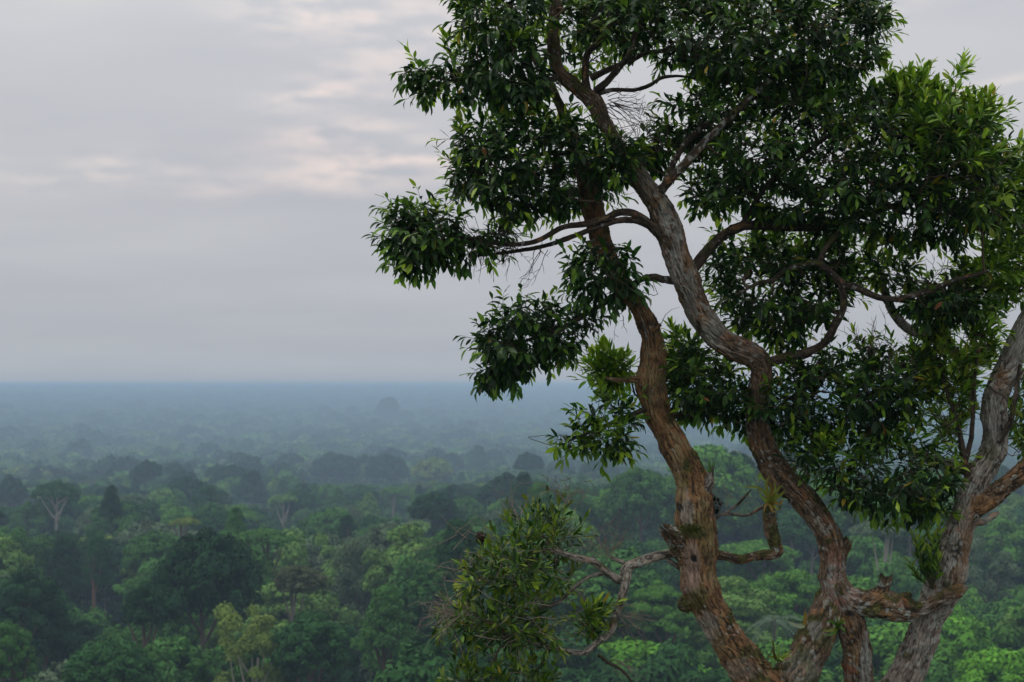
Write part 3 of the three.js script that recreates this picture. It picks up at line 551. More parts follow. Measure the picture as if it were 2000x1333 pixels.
limb('branch', [[1180, 1120, -0.05, 4], [1150, 1128, -0.04, 3.5], [1120, 1150, -0.02, 3.5], [1085, 1180, 0.02, 3], [1030, 1190, 0.06, 2.5], [960, 1180, 0.08, 2]], 'bough', {});
// the U-shaped bough between left and middle stems
limb('branch', [[1385, 1083, 0.02, 9], [1420, 1088, 0, 8.5], [1448, 1094, -0.01, 9], [1475, 1087, -0.02, 8.5], [1503, 1085, -0.03, 9.5], [1518, 1078, -0.03, 11], [1514, 1060, -0.03, 12], [1506, 1038, -0.03, 13], [1503, 1012, -0.03, 13], [1502, 992, -0.03, 11], [1504, 982, -0.03, 6]], 'mossy', { noGrow: true, mossBias: 0.08 });
limb('branch', [[1494, 974, -0.02, 4.5], [1508, 965, 0, 4.5], [1532, 950, 0.04, 5]], 'bough', { noGrow: true });
limb('branch', [[1398, 1014, 0.02, 3], [1409, 1006, 0, 3.6], [1432, 1005, -0.01, 3.2], [1460, 1007, -0.02, 3.2], [1478, 998, -0.02, 3.4], [1492, 988, -0.02, 3.6]], 'bough', { noGrow: true });
limb('branch', [[1412, 1005, 0, 3], [1430, 994, -0.01, 3], [1444, 983, -0.02, 2.6], [1458, 968, -0.02, 2], [1467, 957, -0.02, 1.4]], 'bough', { noGrow: true });
// boughs of the crown
limb('branch', [[1305, 470, -0.06, 12], [1282, 452, -0.1, 10], [1258, 430, -0.14, 8], [1232, 416, -0.17, 7.5], [1205, 417, -0.18, 7], [1180, 428, -0.19, 6.5], [1142, 438, -0.2, 6], [1100, 444, -0.2, 5], [1050, 470, -0.18, 4.5], [1000, 478, -0.15, 4], [940, 470, -0.12, 3.5], [880, 462, -0.1, 2.6], [820, 455, -0.1, 2]], 'twiggy', {});
limb('branch', [[1270, 440, -0.12, 8], [1240, 430, -0.15, 7], [1205, 432, -0.17, 6.5], [1160, 447, -0.18, 5.5], [1120, 462, -0.16, 5], [1066, 480, -0.12, 4.2], [1000, 492, -0.08, 3.2], [930, 500, -0.04, 2.4]], 'twiggy', {});
limb('branch', [[1316, 548, -0.02, 8], [1296, 546, -0.05, 6.5], [1275, 541, -0.08, 6], [1248, 548, -0.11, 5.5], [1215, 572, -0.13, 5], [1160, 605, -0.12, 4.5], [1100, 640, -0.1, 4], [1030, 665, -0.06, 3], [970, 680, -0.03, 2]], 'twiggy', {});
limb('branch', [[1258, 742, 0.06, 10], [1232, 742, 0.02, 6], [1205, 742, 0, 4.5], [1180, 738, 0, 3]], 'left', {});
limb('branch', [[1270, 795, 0.04, 6], [1240, 808, -0.02, 4.5], [1205, 822, -0.06, 4], [1160, 842, -0.08, 3.2], [1110, 862, -0.08, 2]], 'twiggy', {});
limb('branch', [[1300, 812, 0.05, 5], [1345, 812, 0.1, 4.2], [1400, 813, 0.15, 4], [1450, 816, 0.2, 3.4], [1520, 800, 0.25, 2.5]], 'twiggy', {});
limb('branch', [[1276, 395, -0.02, 11], [1292, 370, -0.06, 9.5], [1313, 346, -0.1, 9], [1352, 305, -0.14, 8.5], [1400, 255, -0.16, 7.5], [1450, 205, -0.16, 6.5], [1510, 150, -0.14, 5.5], [1570, 90, -0.1, 4], [1620, 30, -0.05, 3]], 'upper', {});
limb('branch', [[1302, 352, -0.08, 6], [1312, 325, -0.06, 6], [1328, 296, -0.02, 5.8], [1352, 265, 0.04, 5.5], [1392, 235, 0.1, 5], [1440, 215, 0.18, 4.5], [1500, 210, 0.25, 4], [1600, 180, 0.32, 3]], 'upper', {});
limb('branch', [[1340, 545, -0.02, 13], [1358, 522, 0, 11.5], [1382, 490, 0.03, 10.5], [1404, 467, 0.06, 10], [1430, 450, 0.08, 9.5], [1456, 441, 0.1, 9], [1520, 443, 0.12, 8], [1605, 443, 0.16, 7], [1690, 420, 0.2, 6], [1785, 388, 0.24, 5], [1870, 350, 0.28, 3.5]], 'twiggy', {});
limb('branch', [[1448, 443, 0.1, 6], [1470, 405, 0.08, 5.5], [1500, 360, 0.05, 5], [1560, 310, 0.02, 4.5], [1640, 250, 0, 4], [1720, 200, -0.02, 3]], 'twiggy', {});
limb('branch', [[1486, 715, 0.04, 12], [1530, 700, 0.02, 10], [1575, 690, -0.02, 9.5], [1612, 668, -0.06, 7.5], [1630, 636, -0.06, 7.5], [1648, 598, -0.09, 7], [1643, 552, -0.12, 6.5]], 'twiggy', {});
limb('branch', [[1645, 560, -0.11, 8], [1666, 560, -0.12, 7], [1688, 569, -0.12, 7], [1715, 581, -0.13, 6.5], [1745, 585, -0.14, 6], [1803, 572, -0.16, 5.5], [1866, 548, -0.18, 4.5], [1930, 530, -0.2, 3]], 'twiggy', {});
limb('branch', [[1648, 556, -0.12, 7.5], [1620, 530, -0.13, 6.5], [1594, 513, -0.14, 6], [1560, 520, -0.14, 5.5], [1533, 528, -0.14, 5], [1510, 548, -0.13, 4.4], [1486, 552, -0.12, 3.6], [1440, 575, -0.1, 2.5]], 'twiggy', {});
limb('branch', [[1600, 515, -0.14, 5.5], [1610, 490, -0.15, 5], [1625, 470, -0.16, 4.5], [1660, 430, -0.18, 3.5], [1700, 380, -0.2, 2.6]], 'twiggy', {});
limb('branch', [[1905, 800, 0.5, 9], [1880, 720, 0.5, 10], [1850, 672, 0.5, 10], [1806, 656, 0.5, 10], [1770, 640, 0.48, 9.5], [1742, 605, 0.48, 9], [1728, 568, 0.48, 7], [1722, 540, 0.48, 5]], 'right', { noGrow: true });
limb('branch', [[1148, 188, 0.04, 9], [1143, 150, 0.04, 8], [1146, 110, 0.03, 6.5], [1155, 96, 0.02, 6], [1170, 84, 0, 5.5], [1196, 40, -0.02, 4.5], [1230, -10, -0.04, 3.5]], 'twiggy', {});
limb('branch', [[1164, 178, 0.03, 8], [1182, 163, 0, 7], [1196, 148, -0.03, 6.5], [1214, 126, -0.05, 6], [1232, 102, -0.06, 5.5], [1240, 70, -0.07, 5], [1262, 30, -0.08, 4], [1290, -20, -0.1, 3]], 'twiggy', {});
limb('branch', [[1154, 152, 0.03, 7], [1176, 142, 0.01, 6], [1202, 130, -0.02, 5.6], [1236, 116, -0.04, 5], [1262, 104, -0.06, 4.5], [1310, 98, -0.08, 3.6], [1370, 94, -0.08, 2.6]], 'twiggy', {});
limb('branch', [[1170, 182, 0.03, 5], [1196, 176, 0.01, 4], [1245, 175, -0.02, 3.6], [1270, 166, -0.03, 3.4], [1294, 152, -0.04, 3], [1340, 150, -0.04, 2.5], [1400, 170, -0.04, 2]], 'twiggy', {});
limb('branch', [[1092, 150, 0.05, 6], [1060, 160, 0, 4.5], [1010, 165, -0.06, 4], [950, 160, -0.1, 3.2], [890, 158, -0.12, 2.4], [830, 150, -0.12, 1.6]], 'twiggy', {});
limb('branch', [[1130, 300, 0.15, 6], [1080, 300, 0.05, 4.5], [1020, 305, -0.05, 4], [950, 310, -0.1, 3], [900, 315, -0.1, 2]], 'twiggy', {});
limb('branch', [[1895, 940, 0.02, 8], [1884, 900, 0, 6], [1876, 850, -0.02, 5], [1862, 800, -0.03, 4], [1846, 750, -0.03, 3], [1835, 700, -0.03, 2]], 'twiggy', {});
limb('branch', [[1886, 905, 0, 5], [1898, 850, -0.02, 4.5], [1902, 790, -0.04, 4], [1906, 720, -0.05, 3.2], [1920, 650, -0.05, 2.4]], 'twiggy', {});
limb('branch', [[1952, 860, 0, 7], [1972, 830, -0.04, 5.5], [1984, 780, -0.06, 4.5], [1992, 720, -0.07, 3.5], [2010, 650, -0.08, 3]], 'twiggy', {});

// ------------------------------------------------------------------ leaves
// one leaf lies along +x from its stalk, upper face +y, about 1 long
function leafGeo(widthF, tip, fold, curl, wave, rows = 6) {
  const p = [], idx = [];
  for (let j = 0; j <= rows; j++) {
    const t = j / rows, w = widthF * Math.pow(Math.sin(Math.PI * Math.pow(t * (1 - tip * 0.12) + 0.01, 0.8)), 1.15) * (t > 0.82 ? lerp(1, 0.35, (t - 0.82) / 0.18) : 1);
    const x = t * (1 - curl * 0.12 * t), y = -curl * 0.34 * t * t, ww = j === rows ? 0.004 : Math.max(0.012, w);
    const f = fold * (0.7 + 0.3 * Math.sin(t * 3)), wv = wave * Math.sin(t * 9);
    p.push(x, y + ww * f + wv * ww, ww, x, y, 0, x, y + ww * f - wv * ww, -ww);
  }
  for (let j = 0; j < rows; j++) { const a = j * 3; idx.push(a, a + 1, a + 4, a, a + 4, a + 3, a + 1, a + 2, a + 5, a + 1, a + 5, a + 4); }
  p.push(-0.14, 0.02, 0.006, -0.14, 0.02, -0.006); const n = p.length / 3 - 2; idx.push(n, n + 1, 2, n, 2, 0);
  const g = new THREE.BufferGeometry(); g.setAttribute('position', new THREE.Float32BufferAttribute(p, 3)); g.setIndex(idx); g.computeVertexNormals(); return g;
}
const LEAVES = [leafGeo(0.165, 1, 0.28, 0.35, 0.1), leafGeo(0.18, 1, 0.45, 0.75, 0.2), leafGeo(0.15, 1, 0.2, 0.15, -0.15), leafGeo(0.17, 1, 0.6, 1.0, 0.12), leafGeo(0.12, 0.6, 0.35, 0.2, 0.08)];
const LEAFTONE = { dark: [0.014, 0.046, 0.01], deep: [0.027, 0.086, 0.013], mid: [0.066, 0.158, 0.016], fresh: [0.17, 0.32, 0.022], bright: [0.32, 0.48, 0.03], olive: [0.16, 0.22, 0.022], olivelight: [0.3, 0.38, 0.036], oldyellow: [0.4, 0.3, 0.03], rust: [0.28, 0.1, 0.025] };
let leafOrigin = treeBase, leafTarget; const leafList = leafTarget = [];   // {m, v, tone, c:Vector3, area}
const bareTwigs = [], leafTwigs = [];
const R = rng(777), qA = new THREE.Quaternion(), mA = new THREE.Matrix4(), bx = V(), by = V(), bz = V();
const rsym = () => R() * 2 - 1;
function addLeaf(pos, dirv, upv, len, tone, v) {
  bx.copy(dirv).normalize(); bz.crossVectors(bx, upv); if (bz.lengthSq() < 1e-5) bz.set(0, 0, 1); bz.normalize(); by.crossVectors(bz, bx);
  const roll = rsym() * 0.55, c = Math.cos(roll), s = Math.sin(roll), y2 = by.clone().multiplyScalar(c).addScaledVector(bz, s), z2 = bz.clone().multiplyScalar(c).addScaledVector(by, -s);
  const m = new THREE.Matrix4().makeBasis(bx.clone().multiplyScalar(len), y2.clone().multiplyScalar(len), z2.multiplyScalar(len * (0.9 + 0.3 * R())));
  const st = pos.clone().addScaledVector(bx, 0.14 * len); m.setPosition(st.x - leafOrigin.x, st.y - leafOrigin.y, st.z - leafOrigin.z);
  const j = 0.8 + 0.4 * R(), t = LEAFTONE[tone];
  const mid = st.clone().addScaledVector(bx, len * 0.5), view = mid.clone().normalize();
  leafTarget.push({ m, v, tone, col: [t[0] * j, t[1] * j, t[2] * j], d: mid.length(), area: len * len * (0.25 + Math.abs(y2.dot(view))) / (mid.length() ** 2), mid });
}
// a leafy shoot from a to b: leaves in a spiral over the outer part and a tuft at the end
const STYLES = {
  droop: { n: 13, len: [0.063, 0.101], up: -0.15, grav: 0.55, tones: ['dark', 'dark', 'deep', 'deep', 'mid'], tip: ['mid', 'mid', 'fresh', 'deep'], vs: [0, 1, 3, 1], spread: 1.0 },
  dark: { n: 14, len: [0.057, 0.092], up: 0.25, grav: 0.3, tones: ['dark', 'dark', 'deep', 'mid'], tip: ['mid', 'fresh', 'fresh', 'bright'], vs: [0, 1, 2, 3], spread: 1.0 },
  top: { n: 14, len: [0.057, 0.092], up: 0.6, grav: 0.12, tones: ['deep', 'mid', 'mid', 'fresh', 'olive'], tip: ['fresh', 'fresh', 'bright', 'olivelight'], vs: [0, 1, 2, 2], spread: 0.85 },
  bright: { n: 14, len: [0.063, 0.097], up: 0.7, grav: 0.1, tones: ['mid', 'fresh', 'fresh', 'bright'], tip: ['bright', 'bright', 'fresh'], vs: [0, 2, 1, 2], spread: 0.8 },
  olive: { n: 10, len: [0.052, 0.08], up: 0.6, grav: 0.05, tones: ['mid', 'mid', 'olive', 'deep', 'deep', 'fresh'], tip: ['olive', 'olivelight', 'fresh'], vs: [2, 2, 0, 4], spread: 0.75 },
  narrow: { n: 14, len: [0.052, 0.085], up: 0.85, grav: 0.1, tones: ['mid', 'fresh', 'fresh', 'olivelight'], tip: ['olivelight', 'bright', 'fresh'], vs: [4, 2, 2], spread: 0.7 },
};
const pick = (a) => a[Math.min(a.length - 1, Math.floor(R() * a.length))];
function shoot(a, b, S, outer, lush = 1) {
  const axis = b.clone().sub(a), L = axis.length(), ax = axis.clone().normalize(), n = Math.max(4, Math.round(S.n * lush * (0.75 + 0.5 * R())));
  const side = V().crossVectors(ax, V(0.2, 0.9, 0.35)).normalize(), side2 = V().crossVectors(ax, side), pts = [];
  for (let k = 0; k <= 5; k++) { const t = k / 5; pts.push(a.clone().addScaledVector(axis, t).addScaledVector(V(0, 1, 0), -0.03 * L * Math.sin(t * 3))); }
  leafTwigs.push(pts);
  const ph = R() * 6.28;
  for (let k = 0; k < n; k++) {
    const t = Math.min(1, 0.22 + 0.8 * (k / (n - 1))), g = ph + k * 2.39996 + rsym() * 0.4, endT = sstep(0.5, 1, t), open = S.spread * lerp(1.15, 0.55, endT) + rsym() * 0.22;
    const d = ax.clone().multiplyScalar(Math.cos(open)).addScaledVector(side, Math.sin(open) * Math.cos(g)).addScaledVector(side2, Math.sin(open) * Math.sin(g));
    d.y -= S.grav * (0.7 + 0.6 * R()); d.y += 0.25 * S.up * endT; d.normalize();
    const up = V(rsym() * 0.35, 1, rsym() * 0.35 + 0.12).addScaledVector(ax, 0.4);
    const len = lerp(S.len[0], S.len[1], R()) * lerp(0.98, 0.72, endT * R()) * (R() < 0.15 ? 0.62 : 0.93);
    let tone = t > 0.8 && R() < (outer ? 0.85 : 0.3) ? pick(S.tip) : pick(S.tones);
    const odd = R(); if (odd < 0.004) tone = 'oldyellow'; else if (odd < 0.006) tone = 'rust';
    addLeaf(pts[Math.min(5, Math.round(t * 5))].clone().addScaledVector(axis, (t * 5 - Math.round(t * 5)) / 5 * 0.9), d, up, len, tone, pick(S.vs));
  }
}
// masses of foliage: outline as it stands, depth range, spacing of shoots in metres, style
const MASS = [
  { o: [[790, 130], [820, 118], [850, 150], [868, 90], [905, 75], [880, 40], [900, -40], [1080, -40], [1070, 120], [1100, 200], [1010, 230], [955, 208], [900, 200], [850, 205], [800, 175]], z: -0.1, t: 0.5, n: 185, s: 'droop', s2: 'bright', b: 0.24 },
  { o: [[875, 260], [900, 225], [960, 215], [1060, 210], [1140, 220], [1200, 290], [1230, 340], [1200, 375], [1150, 400], [1100, 425], [1000, 430], [930, 410], [880, 385], [868, 330], [885, 300]], z: -0.12, t: 0.6, n: 250, s: 'dark', s2: 'top', b: 0.2 },
  { o: [[752, 470], [755, 430], [778, 385], [825, 395], [880, 410], [925, 430], [905, 470], [925, 510], [860, 520], [800, 540], [765, 520]], z: -0.1, t: 0.4, n: 92, s: 'dark', s2: 'droop', b: 0.4 },
  { o: [[905, 440], [985, 425], [1010, 450], [985, 500], [940, 510], [905, 490]], z: -0.1, t: 0.3, n: 14, s: 'dark', s2: 'droop', b: 0.4, twigs: 70 },
  { o: [[925, 660], [950, 600], [1000, 580], [1060, 590], [1110, 600], [1170, 600], [1185, 640], [1140, 680], [1100, 700], [1040, 730], [990, 760], [945, 760], [925, 710]], z: -0.06, t: 0.45, n: 108, s: 'droop', s2: 'dark', b: 0.3 },
  { o: [[1095, 530], [1120, 480], [1170, 465], [1230, 470], [1270, 500], [1250, 540], [1275, 590], [1230, 600], [1190, 610], [1130, 590]], z: -0.2, t: 0.3, n: 44, s: 'droop', s2: 'dark', b: 0.3 },
  { o: [[1150, 720], [1165, 690], [1200, 680], [1240, 695], [1235, 745], [1190, 755], [1160, 750]], z: 0.2, t: 0.25, n: 34, s: 'bright', s2: 'bright', b: 0.5 },
  { o: [[1080, 868], [1120, 830], [1140, 780], [1180, 760], [1235, 770], [1262, 815], [1255, 870], [1200, 895], [1140, 895], [1095, 890]], z: -0.08, t: 0.3, n: 44, s: 'bright', s2: 'dark', b: 0.6 },
  { o: [[1070, -40], [1730, -40], [1740, 40], [1715, 110], [1690, 160], [1600, 170], [1480, 180], [1400, 170], [1340, 140], [1290, 130], [1230, 95], [1140, 90], [1095, 130]], z: 0.05, t: 0.9, n: 500, s: 'dark', s2: 'top', b: 0.3 },
  { o: [[1300, 260], [1290, 175], [1400, 150], [1550, 130], [1690, 150], [1760, 165], [1850, 190], [1935, 200], [1960, 280], [1985, 330], [1990, 420], [1930, 460], [1850, 490], [1800, 500], [1720, 470], [1600, 470], [1500, 430], [1440, 410], [1370, 430], [1330, 380], [1360, 320], [1330, 290]], z: 0.12, t: 1.1, n: 800, s: 'dark', s2: 'top', b: 0.26 },
  { o: [[1220, 300], [1262, 250], [1300, 240], [1330, 290], [1290, 340], [1250, 320]], z: 0.1, t: 0.25, n: 22, s: 'droop', s2: 'dark', b: 0.3 },
  { o: [[1712, 170], [1740, 125], [1765, 165], [1790, 118], [1815, 160], [1855, 175], [1868, 105], [1890, 130], [1885, 190], [1940, 180], [1960, 240], [1900, 300], [1800, 300], [1720, 250]], z: 0.0, t: 0.5, n: 105, s: 'top', s2: 'bright', b: 0.4 },
  { o: [[1940, 250], [1990, 290], [2060, 260], [2060, 620], [1980, 610], [1930, 600], [1880, 590], [1850, 560], [1860, 500], [1930, 470], [1975, 400]], z: 0.25, t: 0.7, n: 150, s: 'bright', s2: 'top', b: 0.5 },
  { o: [[1385, 450], [1480, 450], [1600, 470], [1700, 480], [1790, 505], [1800, 550], [1740, 570], [1680, 530], [1650, 600], [1600, 650], [1530, 680], [1470, 660], [1420, 640], [1390, 570], [1375, 520]], z: 0.2, t: 0.8, n: 215, s: 'dark', s2: 'top', b: 0.3 },
  { o: [[1780, 560], [1860, 520], [1920, 560], [1960, 600], [1900, 640], [1830, 640], [1770, 610], [1745, 590]], z: -0.05, t: 0.5, n: 70, s: 'dark', s2: 'top', b: 0.15 },
  { o: [[1305, 690], [1340, 650], [1400, 690], [1480, 740], [1560, 700], [1640, 650], [1690, 670], [1750, 660], [1830, 660], [1870, 720], [1800, 790], [1770, 850], [1700, 870], [1600, 860], [1500, 850], [1420, 830], [1330, 825], [1290, 780], [1300, 730]], z: 0.12, t: 0.7, n: 370, s: 'dark', s2: 'top', b: 0.22 },
  { o: [[1520, 850], [1620, 850], [1720, 850], [1800, 830], [1850, 900], [1875, 960], [1830, 1010], [1760, 1010], [1700, 1005], [1640, 985], [1590, 935], [1530, 890]], z: -0.08, t: 0.5, n: 128, s: 'dark', s2: 'top', b: 0.3 },
  { o: [[1780, 200], [1940, 200], [1975, 300], [1985, 420], [1900, 430], [1830, 380], [1760, 300]], z: -0.35, t: 0.3, n: 60, s: 'top', s2: 'bright', b: 0.5 },
  { o: [[1460, 440], [1700, 450], [1760, 520], [1660, 560], [1560, 600], [1460, 520]], z: 0.65, t: 0.4, n: 50, s: 'bright', s2: 'bright', b: 0.5 },
  { o: [[1080, 60], [1230, 20], [1260, 90], [1160, 150], [1100, 160]], z: 0.6, t: 0.4, n: 34, s: 'bright', s2: 'bright', b: 0.5 },
  { o: [[1165, 230], [1215, 225], [1265, 300], [1255, 345], [1215, 350], [1175, 300]], z: -0.22, t: 0.2, n: 26, s: 'dark', s2: 'top', b: 0.2 },
  { o: [[1300, 670], [1330, 640], [1380, 680], [1360, 740], [1310, 740]], z: 0.2, t: 0.25, n: 26, s: 'bright', s2: 'top', b: 0.4 },
  { o: [[1800, 640], [1860, 610], [1930, 615], [1960, 640], [1935, 700], [1905, 760], [1890, 830], [1850, 810], [1815, 760], [1795, 700]], z: 0.02, t: 0.3, n: 112, s: 'narrow', s2: 'top', b: 0.2 },
  { o: [[1795, 760], [1850, 800], [1895, 830], [1880, 920], [1850, 880], [1810, 830]], z: 0.02, t: 0.25, n: 18, s: 'narrow', s2: 'narrow', b: 0.2, twigs: 14 },
  { o: [[1968, 720], [2040, 640], [2040, 900], [1985, 880], [1962, 830]], z: 0.1, t: 0.3, n: 40, s: 'narrow', s2: 'top', b: 0.3 },
  { o: [[985, 1030], [1030, 1000], [1080, 985], [1130, 1010], [1135, 1060], [1090, 1090], [1140, 1110], [1110, 1160], [1060, 1150], [1000, 1170], [930, 1160], [890, 1140], [900, 1095], [945, 1080], [965, 1050]], z: 0, t: 0.45, n: 118, s: 'olive', s2: 'narrow', b: 0.25 },
  { o: [[880, 1170], [960, 1170], [1050, 1160], [1100, 1190], [1060, 1240], [1120, 1260], [1000, 1270], [930, 1270], [880, 1235], [840, 1240], [850, 1215]], z: 0.02, t: 0.45, n: 100, s: 'olive', s2: 'narrow', b: 0.2 },
  { o: [[1130, 1180], [1190, 1170], [1190, 1230], [1150, 1250], [1120, 1225]], z: -0.05, t: 0.2, n: 22, s: 'olive', s2: 'narrow', b: 0.3 },
  { o: [[850, 1330], [890, 1285], [960, 1300], [1030, 1285], [1090, 1310], [1100, 1380], [850, 1380]], z: 0, t: 0.3, n: 62, s: 'olive', s2: 'narrow', b: 0.3 },
];
// openings through which the sky or the forest shows
const HOLES = [[1235, 215, 52], [1200, 245, 26], [1262, 360, 24], [1225, 395, 22], [1240, 455, 36], [1262, 520, 26], [1290, 610, 42], [1205, 650, 40], [1835, 515, 34], [1850, 480, 18], [1705, 555, 16], [1672, 645, 22], [1700, 612, 18], [1640, 695, 18], [1870, 655, 22], [1850, 690, 16], [1310, 300, 20], [1345, 215, 14], [1060, 555, 30], [1340, 860, 30], [1400, 870, 30], [1765, 690, 14], [1108, 480, 16], [1010, 560, 30], [940, 560, 34], [1150, 660, 26], [870, 235, 18], [915, 215, 10], [1800, 530, 20], [1480, 960, 20], [1580, 560, 12], [1520, 600, 10], [1700, 520, 12]];
function inside(o, x, y) { let c = false; for (let i = 0, j = o.length - 1; i < o.length; j = i++) { const [xi, yi] = o[i], [xj, yj] = o[j]; if (yi > y !== yj > y && x < (xj - xi) * (y - yi) / (yj - yi) + xi) c = !c; } return c; }
function edge(o, x, y) { let b = 1e9, nx = 0, ny = 0; for (let i = 0, j = o.length - 1; i < o.length; j = i++) { const [ax, ay] = o[j], [cx, cy] = o[i], vx = cx - ax, vy = cy - ay, t = clamp(((x - ax) * vx + (y - ay) * vy) / (vx * vx + vy * vy)), ex = ax + vx * t, ey = ay + vy * t, d = Math.hypot(ex - x, ey - y); if (d < b) { b = d; nx = (ex - x) / (d || 1); ny = (ey - y) / (d || 1); } } return [b, nx, ny]; }
const CLEAR = [[1085, -30, 1088, 150, 10], [1160, 190, 1185, 245, 12], [1255, 358, 1330, 520, 26], [1330, 520, 1403, 660, 24], [1403, 660, 1470, 700, 12], [1152, 375, 1168, 445, 26], [1245, 600, 1275, 700, 22], [1275, 700, 1281, 800, 24], [1281, 800, 1358, 950, 30], [1478, 850, 1594, 1006, 30], [1357, 522, 1404, 467, 14], [1404, 467, 1605, 443, 12], [1645, 552, 1486, 552, 9], [1645, 552, 1866, 548, 9], [1276, 395, 1352, 305, 14], [1352, 305, 1440, 215, 9], [1302, 352, 1352, 265, 9], [1150, 190, 1150, 100, 12], [1164, 178, 1240, 75, 9], [1944, 860, 1947, 770, 26], [1947, 770, 2000, 640, 26], [1280, 450, 1100, 445, 9], [1879, 1024, 1932, 898, 26]];
const segD = ([ax, ay, cx, cy], x, y) => { const vx = cx - ax, vy = cy - ay, q = clamp(((x - ax) * vx + (y - ay) * vy) / (vx * vx + vy * vy)); return Math.hypot(ax + vx * q - x, ay + vy * q - y); };
const shoots = [];
for (const M of MASS) {
  const xs = M.o.map((p) => p[0]), ys = M.o.map((p) => p[1]), x0 = Math.min(...xs), x1 = Math.max(...xs), y0 = Math.min(...ys), y1 = Math.max(...ys);
  const cx = (x0 + x1) / 2, cy = (y0 + y1) / 2, got = [];
  for (let tries = 0; got.length < M.n && tries < M.n * 60; tries++) {
    const x = lerp(x0, x1, R()), y = lerp(y0, y1, R());
    if (!inside(M.o, x, y)) continue;
    let bad = false; for (const [hx, hy, hr] of HOLES) if ((x - hx) ** 2 + (y - hy) ** 2 < (hr * 1.08) ** 2) { bad = true; break; }
    if (bad) continue;
    const [e, nx, ny] = edge(M.o, x, y), zr = M.t * 0.5 * Math.sqrt(clamp(e / 70, 0.12, 1)), min = tries < M.n * 25 ? 15 : 9;
    let z = M.z + rsym() * zr; if (z < 0.16 && CLEAR.some((c) => segD(c, x, y) < c[4] + 16)) z = 0.17 + 0.3 * R();
    if (e < 15 * (0.2 + 1.8 * N3(x / 46, y / 46, M.n))) continue;
    for (const g of got) if ((g.x - x) ** 2 + (g.y - y) ** 2 + ((g.z - z) / MPP * 0.7) ** 2 < min * min) { bad = true; break; }
    if (bad) continue;
    const outer = e < 34, nearFront = z < M.z - zr * 0.3;
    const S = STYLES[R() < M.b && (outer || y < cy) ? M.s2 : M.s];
    const p = P(x, y, D0 + z), w = outer ? 0.9 * (1 - e / 34) + 0.25 : 0.15, rx = (x - cx) / (x1 - x0), ry = (y - cy) / (y1 - y0);
    const dir = V(nx * w + rx * 0.5 + rsym() * 0.95, -ny * w - ry * 0.5 + rsym() * 0.5 + S.up * 0.6 + (R() - 0.5) * 0.5, rsym() * 0.5 + (nearFront ? 0.4 : -0.1)).normalize();
    got.push({ x, y, z, p, dir, S, outer, e });
  }
  for (const g of got) shoots.push({ ...g, lush: 1 });
  for (let k = 0; k < (M.twigs ?? 0); k++) { const x = lerp(x0, x1, R()), y = lerp(y0, y1, R()); if (inside(M.o, x, y)) shoots.push({ x, y, p: P(x, y, D0 + M.z + rsym() * M.t * 0.5), dir: V(rsym() - 0.5, rsym() * 0.8, rsym() * 0.6).normalize(), S: null, e: 30 }); }
}
// dead twiggy sprays: [x, y, dx, dy, count, length px]
for (const [x, y, dx, dy, n, L] of [[1190, 1080, 0, -1, 15, 66], [1178, 1085, -0.5, -1, 8, 60], [1215, 1192, 1, 0.25, 12, 74], [1205, 1205, 0.8, 0.7, 5, 55], [900, 1195, -1, -0.05, 20, 85], [925, 1190, -1, -0.35, 10, 75], [1118, 985, 0.1, -1, 9, 75], [1090, 965, -0.1, -1, 6, 60], [1010, 1010, -0.5, -0.8, 8, 70], [960, 1055, -0.5, -1, 3, 40], [1190, 195, 1, -0.15, 13, 105], [1185, 215, 1, 0.25, 10, 95], [1290, 290, -0.4, -1, 10, 85], [1215, 345, 0.6, 0.5, 6, 60], [1000, 480, -0.4, 0.9, 10, 62], [940, 500, -0.2, 1, 5, 60], [1060, 480, -0.2, 1, 7, 85], [1830, 560, 0.2, -1, 9, 75], [1700, 690, 0.1, -1, 12, 75], [1740, 720, 0.2, -1, 8, 70], [1200, 610, -0.2, 1, 3, 50], [1440, 985, 0.1, -1, 4, 50], [1420, 990, 0, -1, 3, 50], [1415, 830, 0.6, 0.6, 3, 34], [1210, 1300, 0.9, 0.5, 7, 70], [1000, 1260, 0.2, 1, 6, 60], [1850, 830, -0.2, -1, 10, 70]]) {
  const b = P(x, y, D0 - 0.05);
  for (let k = 0; k < n; k++) {
    const l = L * MPP * (0.5 + 0.7 * R()), d = V(dx + rsym() * 0.75, -dy + rsym() * 0.75, rsym() * 0.6).normalize(), a = b.clone().add(V(rsym() * 0.05, rsym() * 0.03, rsym() * 0.06));
    const pts = [a]; let q = a.clone(), dd = d.clone(); for (let j = 0; j < 6; j++) { dd.add(V(rsym() * 0.35, rsym() * 0.35, rsym() * 0.35)).normalize(); q = q.clone().addScaledVector(dd, l / 6); pts.push(q); if (j > 0 && R() < 0.55) { const e = dd.clone().add(V(rsym() * 0.9, rsym() * 0.9, rsym() * 0.9)).normalize(), m = q.clone().addScaledVector(e, l * 0.14).add(V(rsym(), rsym(), rsym()).multiplyScalar(l * 0.02)); bareTwigs.push([q, m, q.clone().addScaledVector(e, l * (0.22 + 0.15 * R())).add(V(rsym(), rsym(), rsym()).multiplyScalar(l * 0.05))]); } }
    bareTwigs.push(pts);
  }
}
bareTwigs.push([P(1291, 634, 8), P(1300, 615, 8), P(1312, 605, 8), P(1328, 600, 8)]);
bareTwigs.push([P(968, 1054, 8), P(955, 1045, 8), P(947, 1030, 8), P(943, 1016, 8), P(934, 1008, 8)]);
